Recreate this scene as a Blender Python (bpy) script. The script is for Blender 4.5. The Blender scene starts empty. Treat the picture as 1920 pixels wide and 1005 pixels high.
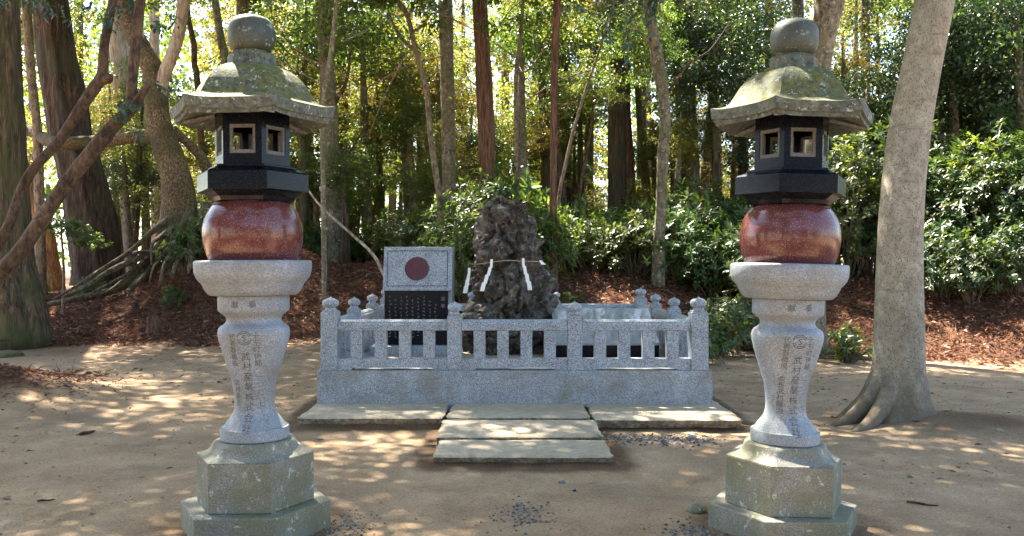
import bpy, math, random
import numpy as np
from mathutils import Vector, Matrix
R = math.radians
S = bpy.context.scene
COL = S.collection

# ------------------------------------------------------------------ camera, sky, sun, exposure
CAMZ = 1.5
F = 1600.0            # focal length in pixels of the 1920 wide photograph
cd = bpy.data.cameras.new("camera"); cam = bpy.data.objects.new("camera", cd); COL.objects.link(cam)
cd.sensor_width = 36.0; cd.lens = F / 1920 * 36.0; cd.clip_start = 0.05; cd.clip_end = 600
cam.location = (0, 0, CAMZ); cam.rotation_euler = (R(90), 0, 0)
S.camera = cam

SUN_EL, SUN_AZ = 55.0, -32.0      # elevation; azimuth from straight ahead (negative = left)
w = bpy.data.worlds.new("World"); S.world = w; w.use_nodes = True
nt = w.node_tree
sky = nt.nodes.new("ShaderNodeTexSky"); sky.sky_type = 'NISHITA'; sky.sun_disc = False
sky.sun_elevation = R(SUN_EL); sky.sun_rotation = R(SUN_AZ); sky.air_density = 1.0; sky.dust_density = 1.5
nt.links.new(sky.outputs[0], nt.nodes["Background"].inputs[0])
nt.nodes["Background"].inputs[1].default_value = 0.095
ld = bpy.data.lights.new("sun", 'SUN'); sun = bpy.data.objects.new("sun", ld); COL.objects.link(sun)
ld.energy = 5.0; ld.angle = R(0.53); ld.color = (1.0, 0.91, 0.76)
sd = Vector((math.sin(R(SUN_AZ)) * math.cos(R(SUN_EL)), math.cos(R(SUN_AZ)) * math.cos(R(SUN_EL)), math.sin(R(SUN_EL))))
sun.rotation_euler = sd.to_track_quat('Z', 'Y').to_euler()
sun.location = sd * 60
S.view_settings.view_transform = 'Standard'; S.view_settings.look = 'None'
S.view_settings.gamma = 1.0; S.view_settings.exposure = 2.9
S.render.engine = 'CYCLES'
S.cycles.use_denoising = True
S.cycles.max_bounces = 7; S.cycles.diffuse_bounces = 4; S.cycles.glossy_bounces = 3; S.cycles.transmission_bounces = 3
S.cycles.use_adaptive_sampling = True; S.cycles.adaptive_threshold = 0.015
S.cycles.sample_clamp_indirect = 6.0

# ------------------------------------------------------------------ helpers
rng = np.random.default_rng(7)

def P(px, py, D):
    return np.array(((px - 960) / F * D, D, CAMZ - (py - 502.5) / F * D))

def _h(ix, iy, iz, seed):
    n = (ix.astype(np.int64) * 374761393 + iy.astype(np.int64) * 668265263 + iz.astype(np.int64) * 2147483647 + seed * 1274126177) & 0xFFFFFFFF
    n = ((n ^ (n >> 13)) * 1274126177) & 0xFFFFFFFF
    n = ((n ^ (n >> 16)) * 2246822519) & 0xFFFFFFFF
    n = n ^ (n >> 15)
    return (n & 0xFFFFFF) / float(0xFFFFFF)

def vnoise(x, y, z=None, seed=0):
    x = np.asarray(x, float); y = np.asarray(y, float)
    z = np.zeros_like(x) if z is None else np.asarray(z, float)
    ix, iy, iz = np.floor(x), np.floor(y), np.floor(z)
    fx, fy, fz = x - ix, y - iy, z - iz
    u, v, t = fx * fx * (3 - 2 * fx), fy * fy * (3 - 2 * fy), fz * fz * (3 - 2 * fz)
    o = 0
    for a in (0, 1):
        for b in (0, 1):
            for c in (0, 1):
                o = o + _h(ix + a, iy + b, iz + c, seed) * (u if a else 1 - u) * (v if b else 1 - v) * (t if c else 1 - t)
    return o * 2 - 1

def fbm(x, y, z=None, oct=4, seed=0):
    s, a, f = 0, 0.5, 1.0
    for k in range(oct):
        s = s + a * vnoise(x * f, y * f, None if z is None else z * f, seed + k * 17)
        a *= 0.5; f *= 2.03
    return s

def sstep(a, b, x):
    t = np.clip((x - a) / (b - a), 0, 1); return t * t * (3 - 2 * t)

def tag(o, label=None, cat=None, group=None, kind=None):
    if label: o['label'] = label
    if cat: o['category'] = cat
    if group: o['group'] = group
    if kind: o['kind'] = kind
    return o

def empty(name, loc, label, cat, group=None, rot=(0, 0, 0)):
    o = bpy.data.objects.new(name, None); COL.objects.link(o)
    o.location = tuple(float(v) for v in loc); o.rotation_euler = rot; o.empty_display_size = 0.2
    return tag(o, label, cat, group)

def mesh_of(name, V, Fc, mat, smooth=True, sharp=None):
    """V (n,3); Fc a list of faces, or an int array (m,k)."""
    V = np.asarray(V, np.float32)
    me = bpy.data.meshes.new(name)
    if isinstance(Fc, np.ndarray):
        Fl = [Fc]
    elif len(Fc) and isinstance(Fc[0], np.ndarray) and Fc[0].ndim == 2:
        Fl = Fc
    else:
        Fl = None
    if Fl is None:
        me.from_pydata([tuple(map(float, v)) for v in V], [], [tuple(int(i) for i in f) for f in Fc])
    else:
        loops = np.concatenate([f.reshape(-1) for f in Fl]).astype(np.int32)
        tot = np.concatenate([np.full(len(f), f.shape[1]) for f in Fl]).astype(np.int32)
        st = np.concatenate(([0], np.cumsum(tot)[:-1])).astype(np.int32)
        me.vertices.add(len(V)); me.vertices.foreach_set("co", V.reshape(-1))
        me.loops.add(len(loops)); me.loops.foreach_set("vertex_index", loops)
        me.polygons.add(len(tot)); me.polygons.foreach_set("loop_start", st); me.polygons.foreach_set("loop_total", tot)
        me.update(calc_edges=True)
    me.validate()
    if smooth:
        me.polygons.foreach_set("use_smooth", np.ones(len(me.polygons), bool))
        if sharp: me.set_sharp_from_angle(angle=R(sharp))
    if mat: me.materials.append(mat)
    me.update()
    return me

def link(name, me, parent=None, loc=None):
    o = bpy.data.objects.new(name, me); COL.objects.link(o)
    if parent is not None: o.parent = parent
    if loc is not None: o.location = tuple(float(v) for v in loc)
    return o

def mk(name, V, Fc, mat, parent=None, origin=None, smooth=True, sharp=None, bevel=0, loc=None):
    V = np.asarray(V, float)
    if origin is not None: V = V - np.asarray(origin, float)
    o = link(name, mesh_of(name, V, Fc, mat, smooth, sharp), parent, loc)
    if bevel:
        m = o.modifiers.new("bevel", 'BEVEL'); m.width = bevel; m.segments = 2; m.limit_method = 'ANGLE'; m.angle_limit = R(35)
    return o

def join(parts):
    V, Fc, n = [], [], 0
    for v, f in parts:
        v = np.asarray(v, float); V.append(v)
        Fc += [[int(i) + n for i in q] for q in f]; n += len(v)
    return np.vstack(V), Fc

def box(x0, x1, y0, y1, z0, z1):
    V = [(x, y, z) for z in (z0, z1) for y in (y0, y1) for x in (x0, x1)]
    return np.array(V, float), [(0, 2, 3, 1), (4, 5, 7, 6), (0, 1, 5, 4), (2, 6, 7, 3), (0, 4, 6, 2), (1, 3, 7, 5)]

def lathe(prof, n=64, cap=True):
    prof = np.asarray(prof, float); a = np.linspace(0, 2 * np.pi, n, endpoint=False)
    V = np.array([(r * math.cos(t), r * math.sin(t), z) for r, z in prof for t in a])
    Fc = [(k * n + i, k * n + (i + 1) % n, (k + 1) * n + (i + 1) % n, (k + 1) * n + i) for k in range(len(prof) - 1) for i in range(n)]
    if cap:
        Fc.append(tuple(range(n))[::-1]); Fc.append(tuple((len(prof) - 1) * n + i for i in range(n)))
    return V, Fc

def hexloft(rings, sub=8, cap=True):
    """rings: (corner radius, z, corner lift, roundness 0..1); flat faces look along +-y."""
    V = []
    n = 6 * sub
    for r, z, lift, rd in rings:
        for s in range(6):
            a0, a1 = R(60 * s), R(60 * s + 60)
            for k in range(sub):
                t = k / sub
                x = (1 - t) * math.cos(a0) + t * math.cos(a1); y = (1 - t) * math.sin(a0) + t * math.sin(a1)
                q = math.hypot(x, y); m = (1 - rd) + rd / q
                V.append((r * x * m, r * y * m, z + lift * abs(2 * t - 1) ** 4.0))
    m = len(rings)
    Fc = [(k * n + i, k * n + (i + 1) % n, (k + 1) * n + (i + 1) % n, (k + 1) * n + i) for k in range(m - 1) for i in range(n)]
    if cap:
        Fc.append(tuple(range(n))[::-1]); Fc.append(tuple((m - 1) * n + i for i in range(n)))
    return np.array(V), Fc

def spline(pts, rad, step):
    pts = np.asarray(pts, float); rad = np.asarray(rad, float)
    if len(pts) == 2:
        mid = (pts[0] + pts[1]) / 2; pts = np.array([pts[0], mid, pts[1]]); rad = np.array([rad[0], rad.mean(), rad[-1]])
    Q = np.vstack([2 * pts[0] - pts[1], pts, 2 * pts[-1] - pts[-2]])
    out, ro = [], []
    for i in range(1, len(Q) - 2):
        p0, p1, p2, p3 = Q[i - 1], Q[i], Q[i + 1], Q[i + 2]
        n = max(2, int(np.linalg.norm(p2 - p1) / step))
        for k in range(n):
            t = k / n
            out.append(0.5 * (2 * p1 + (p2 - p0) * t + (2 * p0 - 5 * p1 + 4 * p2 - p3) * t * t + (3 * p1 - p0 - 3 * p2 + p3) * t ** 3))
            ro.append(rad[i - 1] * (1 - t) + rad[i] * t)
    out.append(pts[-1]); ro.append(rad[-1])
    return np.array(out), np.array(ro)

def tube(pts, rad, n=12, step=0.25, bump=0.06, flute=0.0, seed=0, fl_n=7):
    p, r = spline(pts, rad, step)
    T = np.gradient(p, axis=0); T /= np.linalg.norm(T, axis=1)[:, None] + 1e-9
    u = np.cross(T[0], (0.3, 1, 0.2)); u /= np.linalg.norm(u)
    ang = np.linspace(0, 2 * np.pi, n, endpoint=False)
    V = np.zeros((len(p), n, 3))
    for i in range(len(p)):
        u = u - T[i] * np.dot(u, T[i]); u /= np.linalg.norm(u); v = np.cross(T[i], u)
        q = p[i]
        k = 1 + bump * fbm(np.cos(ang) * 1.3 + q[0] * 1.7, np.sin(ang) * 1.3 + q[1] * 1.7, np.full(n, q[2] * 1.1), 3, seed) * 2
        if flute: k = k + flute * (np.cos(ang * fl_n + seed + 0.35 * q[2]) * 0.6 + np.cos(ang * (fl_n * 2 + 1) + seed * 2) * 0.3)
        rr = r[i] * k
        V[i] = q + np.outer(np.cos(ang) * rr, u) + np.outer(np.sin(ang) * rr, v)
    m = len(p)
    Fc = [(k * n + i, k * n + (i + 1) % n, (k + 1) * n + (i + 1) % n, (k + 1) * n + i) for k in range(m - 1) for i in range(n)]
    Fc.append(tuple(range(n))[::-1]); Fc.append(tuple((m - 1) * n + i for i in range(n)))
    return V.reshape(-1, 3), Fc

def nrm(a): return a / (np.linalg.norm(a, axis=-1, keepdims=True) + 1e-9)

def leaf_arrays(Pt, Dv, Nv, L, W, droop=0.15, rich=True):
    """one small leaf per row: base point, axis, normal, length, width/length."""
    Pt = np.asarray(Pt); n = len(Pt); L = np.broadcast_to(L, (n,))[:, None]; W = np.broadcast_to(W, (n,))[:, None]
    Dv = nrm(Dv); Sd = nrm(np.cross(Dv, Nv)); Nn = np.cross(Sd, Dv)
    def at(t, s, up=0): return Pt + Dv * L * t + Sd * (L * W * s) + Nn * L * (up - droop * t * t)
    if rich:
        V = np.stack([at(0, 0), at(.35, -.46, .05), at(.72, -.36, .05), at(1, 0), at(.72, .36, .05), at(.35, .46, .05), at(.5, 0, -.02)], 1).reshape(-1, 3)
        b = np.arange(n)[:, None] * 7
        f = np.concatenate([b + [0, 6, 1, 1], b], 1)[:, :3]
        q = [b + np.array([[0, 6, 1]]), b + np.array([[0, 5, 6]]), b + np.array([[1, 6, 2]]), b + np.array([[5, 4, 6]]), b + np.array([[2, 6, 3]]), b + np.array([[6, 4, 3]])]
        return V, np.concatenate(q)
    V = np.stack([at(0, 0), at(.45, -.5, .08), at(1, 0), at(.45, .5, .08)], 1).reshape(-1, 3)
    b = np.arange(n)[:, None] * 4
    return V, np.concatenate([b + np.array([[0, 2, 1]]), b + np.array([[0, 3, 2]])])

def rdir(n, r=rng):
    v = r.normal(size=(n, 3)); return nrm(v)

# ------------------------------------------------------------------ materials
def mat(name):
    m = bpy.data.materials.new(name); m.use_nodes = True
    return m, m.node_tree, m.node_tree.nodes["Principled BSDF"]

def N(t, typ, **kw):
    n = t.nodes.new(typ)
    for k, v in kw.items():
        if hasattr(n, k) and k not in ('Scale', 'Detail', 'Roughness'): setattr(n, k, v)
        else: n.inputs[k].default_value = v
    return n

def coords(t, scale=(1, 1, 1), src='Object'):
    c = t.nodes.new("ShaderNodeTexCoord"); mp = t.nodes.new("ShaderNodeMapping")
    mp.inputs['Scale'].default_value = scale
    t.links.new(c.outputs[src], mp.inputs[0]); return mp.outputs[0]

def noise(t, co, scale, detail=4, rough=0.55, out='Fac', dist=0):
    n = t.nodes.new("ShaderNodeTexNoise"); n.inputs['Scale'].default_value = scale; n.inputs['Detail'].default_value = detail
    n.inputs['Roughness'].default_value = rough; n.inputs['Distortion'].default_value = dist
    t.links.new(co, n.inputs['Vector']); return n.outputs[out]

def voro(t, co, scale, out='Color', feature='F1'):
    n = t.nodes.new("ShaderNodeTexVoronoi"); n.feature = feature; n.inputs['Scale'].default_value = scale
    t.links.new(co, n.inputs['Vector']); return n.outputs[out]

def ramp(t, fac, stops, interp='LINEAR'):
    n = t.nodes.new("ShaderNodeValToRGB"); cr = n.color_ramp; cr.interpolation = interp
    while len(cr.elements) < len(stops): cr.elements.new(0.5)
    for e, (p, c) in zip(cr.elements, stops):
        e.position = p; e.color = (c, c, c, 1) if isinstance(c, (int, float)) else (*c, 1)
    t.links.new(fac, n.inputs[0]); return n.outputs[0]

def mix(t, fac, a, b, typ='MIX'):
    n = t.nodes.new("ShaderNodeMix"); n.data_type = 'RGBA'; n.blend_type = typ
    for s, v in ((n.inputs[0], fac), (n.inputs[6], a), (n.inputs[7], b)):
        if isinstance(v, (int, float)): s.default_value = v if s.type == 'VALUE' else (v, v, v, 1)
        elif isinstance(v, tuple): s.default_value = (*v, 1)
        else: t.links.new(v, s)
    return n.outputs[2]

def bump(t, bs, h, strength=0.4, dist=0.02):
    b = t.nodes.new("ShaderNodeBump"); b.inputs['Strength'].default_value = strength; b.inputs['Distance'].default_value = dist
    t.links.new(h, b.inputs['Height']); t.links.new(b.outputs[0], bs.inputs['Normal'])

def granite(name, tint=(1, 1, 1), cells=130, lo=.06, mid=.34, hi=.62, rough=.55, stain=None, stain_lo=.45, stain_hi=.65, lichen=None, lich_at=.62, bmp=.15):
    m, t, b = mat(name); co = coords(t)
    c = voro(t, co, cells)
    sep = t.nodes.new("ShaderNodeSeparateColor"); t.links.new(c, sep.inputs[0])
    T = lambda v: tuple(v * k for k in tint)
    col = ramp(t, sep.outputs[0], [(0, T(lo)), (.22, T(lo * 1.6)), (.3, T(mid * .8)), (.6, T(mid)), (.72, T(hi)), (1, T(hi * 1.1))])
    n2 = noise(t, co, 5, 5)
    col = mix(t, 1.0, col, ramp(t, n2, [(.3, .78), (.7, 1.12)]), 'MULTIPLY')
    if stain:
        f = ramp(t, noise(t, co, 3.2, 6, .65), [(stain_lo, 0), (stain_hi, 1)])
        col = mix(t, f, col, mix(t, .35, stain, col))
    if lichen:
        f = ramp(t, noise(t, co, 16, 6, .7), [(lich_at, 0), (lich_at + .03, 1)])
        f2 = ramp(t, noise(t, co, 70, 3, .6), [(.4, .2), (.55, 1)])
        ff = t.nodes.new("ShaderNodeMath"); ff.operation = 'MULTIPLY'; t.links.new(f, ff.inputs[0]); t.links.new(f2, ff.inputs[1])
        col = mix(t, ff.outputs[0], col, lichen)
    t.links.new(col, b.inputs['Base Color']); b.inputs['Roughness'].default_value = rough
    bump(t, b, noise(t, co, 90, 3), bmp, .004)
    return m

def mossy_roof(name, seed):
    m, t, b = mat(name); co = coords(t)
    mp = t.nodes.new("ShaderNodeMapping"); mp.inputs['Location'].default_value = (seed, seed * .7, 0); t.links.new(co, mp.inputs[0]); co = mp.outputs[0]
    base = ramp(t, noise(t, co, 22, 6, .7), [(.3, (.05, .058, .045)), (.5, (.105, .115, .088)), (.7, (.19, .20, .165))])
    moss = ramp(t, noise(t, co, 30, 5, .7), [(.36, (.055, .060, .012)), (.64, (.17, .165, .030))])
    f = ramp(t, noise(t, co, 4.5, 6, .62), [(.36, .15), (.54, 1)])
    ge = t.nodes.new('ShaderNodeNewGeometry'); sx = t.nodes.new('ShaderNodeSeparateXYZ'); t.links.new(ge.outputs['True Normal'], sx.inputs[0])
    upf = ramp(t, sx.outputs[2], [(.25, 0), (.5, 1)])
    f = mix(t, 1.0, f, upf, 'MULTIPLY')
    col = mix(t, f, base, moss)
    li = ramp(t, noise(t, co, 26, 6, .75), [(.59, 0), (.62, 1)])
    col = mix(t, li, col, (.40, .43, .37))
    dk = ramp(t, noise(t, co, 36, 5, .7), [(.40, 1), (.46, 0)])
    col = mix(t, dk, col, (.05, .055, .045))
    t.links.new(col, b.inputs['Base Color']); b.inputs['Roughness'].default_value = .85
    bump(t, b, noise(t, co, 60, 6, .7), .5, .01)
    return m

def polished(name, base, fleck, flat=.5, cells=240, rough=.06, flk=.9, spec=.5, coat=.3):
    m, t, b = mat(name); co = coords(t)
    sep = t.nodes.new("ShaderNodeSeparateColor"); t.links.new(voro(t, co, cells), sep.inputs[0])
    B = lambda k: tuple(v * k for v in base)
    col = ramp(t, sep.outputs[0], [(0, B(.55)), (.5, B(1)), (flk, B(1.3)), (min(flk + .02, .99), fleck), (1, fleck)])
    t.links.new(col, b.inputs['Base Color']); b.inputs['Roughness'].default_value = rough
    b.inputs['Specular IOR Level'].default_value = spec; b.inputs['Coat Weight'].default_value = coat; b.inputs['Coat Roughness'].default_value = .03
    bump(t, b, noise(t, co, 9, 2), .02, .02)
    return m

def plain(name, c, rough=.7, var=.15, scale=20):
    m, t, b = mat(name); co = coords(t)
    f = ramp(t, noise(t, co, scale, 5, .65), [(.3, tuple(v * (1 - var) for v in c)), (.7, tuple(v * (1 + var) for v in c))])
    t.links.new(f, b.inputs['Base Color']); b.inputs['Roughness'].default_value = rough
    return m

def bark(name, dark, mid, light, vs=7.0, k=2.2, lichen=None, lat=.58, fib=(1, 1, .12), bm=.8, dots=False, moss=None):
    m, t, b = mat(name); co = coords(t, fib); cw = coords(t)
    n1 = noise(t, co, vs * k, 9, .74, dist=.6)
    col = ramp(t, n1, [(.40, dark), (.5, mid), (.61, light)])
    big = ramp(t, noise(t, cw, 1.6, 4), [(.3, .75), (.7, 1.2)])
    col = mix(t, 1.0, col, big, 'MULTIPLY')
    if moss:
        col = mix(t, ramp(t, noise(t, cw, 1.1, 5, .6), [(.46, 0), (.62, .85)]), col, moss)
    if lichen:
        f = ramp(t, noise(t, cw, 14, 6, .74), [(lat, 0), (lat + .05, .9)])
        col = mix(t, f, col, lichen)
    h = n1
    if dots:
        cd_ = coords(t, (1, 1, .55))
        d = voro(t, cd_, 62, 'Distance'); f = ramp(t, d, [(.18, .85), (.32, 0)])
        g = ramp(t, noise(t, cw, 5, 3), [(.28, 0), (.42, 1)])
        mm = t.nodes.new("ShaderNodeMath"); mm.operation = 'MULTIPLY'; t.links.new(f, mm.inputs[0]); t.links.new(g, mm.inputs[1])
        col = mix(t, mm.outputs[0], col, (.05, .038, .026))
        col = mix(t, ramp(t, noise(t, coords(t, (1, 1, 5)), 2.6, 4, .6), [(.62, 0), (.70, .5)]), col, (.14, .11, .08))
        foot = t.nodes.new('ShaderNodeSeparateXYZ'); t.links.new(cw, foot.inputs[0])
        fa = t.nodes.new('ShaderNodeMath'); fa.operation = 'MULTIPLY_ADD'; fa.inputs[1].default_value = .9; t.links.new(noise(t, cw, 4, 5, .65), fa.inputs[0]); t.links.new(foot.outputs[2], fa.inputs[2])
        col = mix(t, ramp(t, fa.outputs[0], [(.55, .85), (1.15, 0)]), col, (.12, .09, .055))
    t.links.new(col, b.inputs['Base Color']); b.inputs['Roughness'].default_value = .9
    bump(t, b, h, bm, .04)
    return m

def leafmat(name, c0, c1, c2, trans=.45, rough=.38, tcol=None, spec=.5):
    m, t, b = mat(name)
    g = t.nodes.new("ShaderNodeNewGeometry")
    oi = t.nodes.new("ShaderNodeObjectInfo")
    col = ramp(t, g.outputs['Random Per Island'], [(0, c0), (.5, c1), (1, c2)])
    hv = t.nodes.new("ShaderNodeHueSaturation")
    mr = t.nodes.new("ShaderNodeMapRange"); mr.inputs[3].default_value = .47; mr.inputs[4].default_value = .53
    t.links.new(oi.outputs['Random'], mr.inputs[0]); t.links.new(mr.outputs[0], hv.inputs['Hue'])
    t.links.new(col, hv.inputs['Color']); col = hv.outputs[0]
    t.links.new(col, b.inputs['Base Color']); b.inputs['Roughness'].default_value = rough
    b.inputs['Specular IOR Level'].default_value = spec
    tr = t.nodes.new("ShaderNodeBsdfTranslucent")
    tc = mix(t, 1.0, col, tcol or (2.6, 2.3, .8), 'MULTIPLY')
    t.links.new(tc, tr.inputs[0])
    mx = t.nodes.new("ShaderNodeMixShader"); mx.inputs[0].default_value = trans
    t.links.new(b.outputs[0], mx.inputs[1]); t.links.new(tr.outputs[0], mx.inputs[2])
    t.links.new(mx.outputs[0], t.nodes["Material Output"].inputs[0])
    return m

M = {}
M['fence'] = granite('fence_granite', (.87, .96, 1.08), 190, .09, .35, .50, .5)
M['fence_base'] = granite('fence_base_granite', (.90, .96, 1.05), 220, .10, .32, .48, .5, stain=(.17, .155, .115), stain_lo=.46, stain_hi=.68)
M['pedestal'] = granite('pedestal_granite', (.83, .94, 1.08), 280, .16, .27, .38, .6, stain=(.15, .135, .065), stain_lo=.47, stain_hi=.72, lichen=(.5, .52, .47), lich_at=.66)
M['plinth'] = granite('plinth_granite', (1, .98, .88), 300, .11, .21, .31, .75, stain=(.115, .115, .036), stain_lo=.34, stain_hi=.62, lichen=(.42, .45, .38), lich_at=.60, bmp=.3)
M['roof'] = mossy_roof('mossy_roof_stone', 0.0)
M['roof2'] = mossy_roof('lichen_roof_stone', 5.3)
M['under'] = granite('eave_underside', (1, .95, .88), 150, .08, .20, .30, .8)
M['black'] = polished('black_granite', (.004, .005, .009), (.018, .021, .032), cells=320, rough=.2, flk=.9, spec=.18, coat=0)
M['red'] = polished('red_granite', (.115, .032, .028), (.28, .18, .16), cells=300, rough=.16, flk=.94, spec=.45, coat=.05)
M['reveal'] = granite('window_reveal', (1, .98, .9), 260, .07, .13, .18, .8)
M['disc'] = polished('red_disc_stone', (.085, .012, .014), (.15, .04, .04), cells=200, rough=.3)
M['engrave'] = plain('engraved_grey', (.11, .11, .105), .9)
M['groove'] = plain('dark_groove', (.03, .03, .03), .9)
M['blacktxt'] = plain('small_dark_marks', (.05, .05, .05), .9)
M['whitetxt'] = plain('pale_incised_text', (.20, .20, .21), .8)
M['plate'] = polished('grey_polished_plate', (.30, .31, .32), (.42, .43, .44), cells=260, rough=.07)
M['slab'] = None
M['paper'] = plain('white_paper', (.86, .86, .84), .7, .03)
M['rope'] = plain('straw_rope', (.50, .38, .18), .9, .25, 60)

def slabmat():
    m, t, b = mat('paving_stone'); co = coords(t)
    col = ramp(t, noise(t, co, 14, 8, .7), [(.3, (.29, .225, .155)), (.5, (.42, .345, .25)), (.7, (.52, .45, .35))])
    col = mix(t, ramp(t, noise(t, co, 2.5, 4), [(.45, 0), (.65, .6)]), col, (.33, .27, .19))
    col = mix(t, ramp(t, noise(t, co, 120, 3), [(.60, 0), (.66, .7)]), col, (.12, .11, .09))
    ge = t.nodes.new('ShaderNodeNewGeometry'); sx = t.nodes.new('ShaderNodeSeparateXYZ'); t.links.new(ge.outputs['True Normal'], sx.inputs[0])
    col = mix(t, mix(t, 1.0, ramp(t, sx.outputs[2], [(.4, 1), (.8, 0)]), ramp(t, noise(t, co, 22, 6, .75), [(.42, .1), (.58, .9)]), 'MULTIPLY'), col, (.12, .10, .075))  # side faces mottled darker: shade of the broken fronts put into the colour
    t.links.new(col, b.inputs['Base Color']); b.inputs['Roughness'].default_value = .9
    bump(t, b, noise(t, co, 40, 8, .75), .6, .012); return m
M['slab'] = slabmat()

def rockmat():
    m, t, b = mat('conglomerate_rock'); co = coords(t)
    col = ramp(t, noise(t, co, 6, 9, .75), [(.33, (.018, .015, .012)), (.46, (.080, .064, .050)), (.55, (.14, .128, .108)), (.64, (.30, .295, .27))])
    sep = t.nodes.new("ShaderNodeSeparateColor"); t.links.new(voro(t, co, 13), sep.inputs[0])
    col = mix(t, 1.0, col, ramp(t, sep.outputs[0], [(0, (.55, .5, .46)), (.5, (.95, .92, .9)), (1, (1.5, 1.5, 1.45))]), 'MULTIPLY')
    col = mix(t, ramp(t, noise(t, co, 3, 4), [(.52, 0), (.68, .6)]), col, (.11, .06, .038))
    col = mix(t, ramp(t, noise(t, co, 24, 5, .7), [(.62, 0), (.67, .8)]), col, (.40, .40, .37))
    t.links.new(col, b.inputs['Base Color']); b.inputs['Roughness'].default_value = .85
    bump(t, b, noise(t, co, 26, 8, .75), 1.0, .03); return m
M['rock'] = rockmat()

M['cedar'] = bark('cedar_bark', (.045, .022, .013), (.13, .062, .036), (.24, .13, .08), 9, lichen=(.36, .32, .27), lat=.70, bm=1)
M['cedar_grey'] = bark('grey_cedar_bark', (.022, .014, .009), (.085, .056, .034), (.19, .135, .09), 8, moss=(.075, .085, .028), bm=1)
M['cedar_dark'] = bark('dark_cedar_bark', (.012, .007, .005), (.050, .028, .017), (.14, .082, .05), 7, bm=1, moss=(.05, .045, .022))
M['cedar_orange'] = bark('orange_cedar_bark', (.16, .06, .02), (.34, .15, .05), (.5, .26, .10), 9, bm=1)
M['lichen_bark'] = bark('lichen_bark', (.07, .055, .035), (.17, .14, .095), (.28, .245, .17), 6, lichen=(.36, .34, .26), lat=.56, fib=(1, 1, .5), moss=(.12, .11, .05))
M['golden_bark'] = bark('mossy_rough_bark', (.03, .02, .01), (.15, .10, .05), (.31, .23, .12), 16, fib=(1, 1, .6), moss=(.06, .055, .018), bm=1)
M['pale_bark'] = bark('pale_smooth_bark', (.29, .24, .165), (.37, .315, .23), (.46, .405, .315), 6, fib=(1, 1, .8), bm=.9, dots=True, lichen=(.27, .24, .165), lat=.64)
M['pale_trunk'] = bark('pale_straight_bark', (.22, .16, .11), (.38, .30, .22), (.52, .44, .35), 8, bm=.6)
M['twist_bark'] = bark('twisted_dark_bark', (.030, .017, .009), (.085, .048, .026), (.16, .095, .055), 7, fib=(1, 1, .5), lichen=(.30, .26, .20), lat=.66, bm=.5)
M['stem'] = bark('thin_stem_bark', (.07, .05, .03), (.17, .125, .08), (.28, .22, .15), 8, fib=(1, 1, .4), bm=.5)
M['root'] = bark('root_bark', (.03, .02, .011), (.10, .073, .044), (.24, .185, .12), 9, fib=(1, 1, .5), moss=(.08, .075, .03), bm=.6)

M['leaf_yellow'] = leafmat('yellow_green_leaf', (.055, .07, .022), (.095, .105, .033), (.15, .14, .05), .55, .4, tcol=(3.2, 3.0, 1.3))
M['leaf_mid'] = leafmat('mid_green_leaf', (.026, .046, .016), (.048, .075, .024), (.09, .112, .04), .5, .38, tcol=(3.2, 3.2, 1.0))
M['leaf_dark'] = leafmat('dark_green_leaf', (.016, .034, .016), (.028, .055, .022), (.05, .08, .028), .3, .35)
M['leaf_brown'] = leafmat('brownish_cedar_leaf', (.045, .04, .015), (.08, .07, .022), (.13, .105, .03), .5, .5, tcol=(2.7, 2.3, .8))
M['leaf_gloss'] = leafmat('glossy_shrub_leaf', (.035, .07, .022), (.06, .105, .032), (.10, .145, .045), .36, .42, spec=.5)
M['leaf_glossd'] = leafmat('glossy_dark_leaf', (.026, .056, .022), (.042, .08, .03), (.066, .108, .038), .32, .42, spec=.5)
M['leaf_blue'] = leafmat('blue_green_leaf', (.014, .04, .03), (.022, .058, .042), (.04, .08, .05), .2, .28)  # bluish cast of sky-lit shade is mixed into the leaf colour
M['litter'] = leafmat('cedar_litter', (.07, .028, .015), (.20, .09, .052), (.42, .26, .17), .15, .75, tcol=(1.4, 1.2, 1))
M['chips'] = leafmat('dry_chip', (.05, .035, .022), (.16, .12, .08), (.38, .32, .25), .05, .8, tcol=(1, 1, 1))
M['gravel'] = leafmat('grey_gravel', (.06, .055, .05), (.15, .14, .125), (.28, .27, .25), 0, .85)

# ------------------------------------------------------------------ the ground
XB = np.array([-60, -14, -9, -6, -4, -2.5, -1, 1, 3, 4.5, 6, 7.5, 10, 14, 60.])
FOOT = np.array([15.4, 15.2, 15.3, 15.3, 15.7, 15.6, 14.6, 13.9, 14.4, 15.2, 14.0, 12.7, 11.2, 10.5, 10.5])
CRST = np.array([.7, .7, .75, .9, 1.25, 1.62, 1.5, 1.3, 1.35, 1.4, 1.35, 1.3, 1.2, 1.2, 1.2])

def bank(x, y):
    f = np.interp(x, XB, FOOT) + .5 * vnoise(x * .9, y * 0 + 3.3, seed=5)
    return sstep(0, 1, (y - f + .2) / 4.2), y - f

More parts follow.
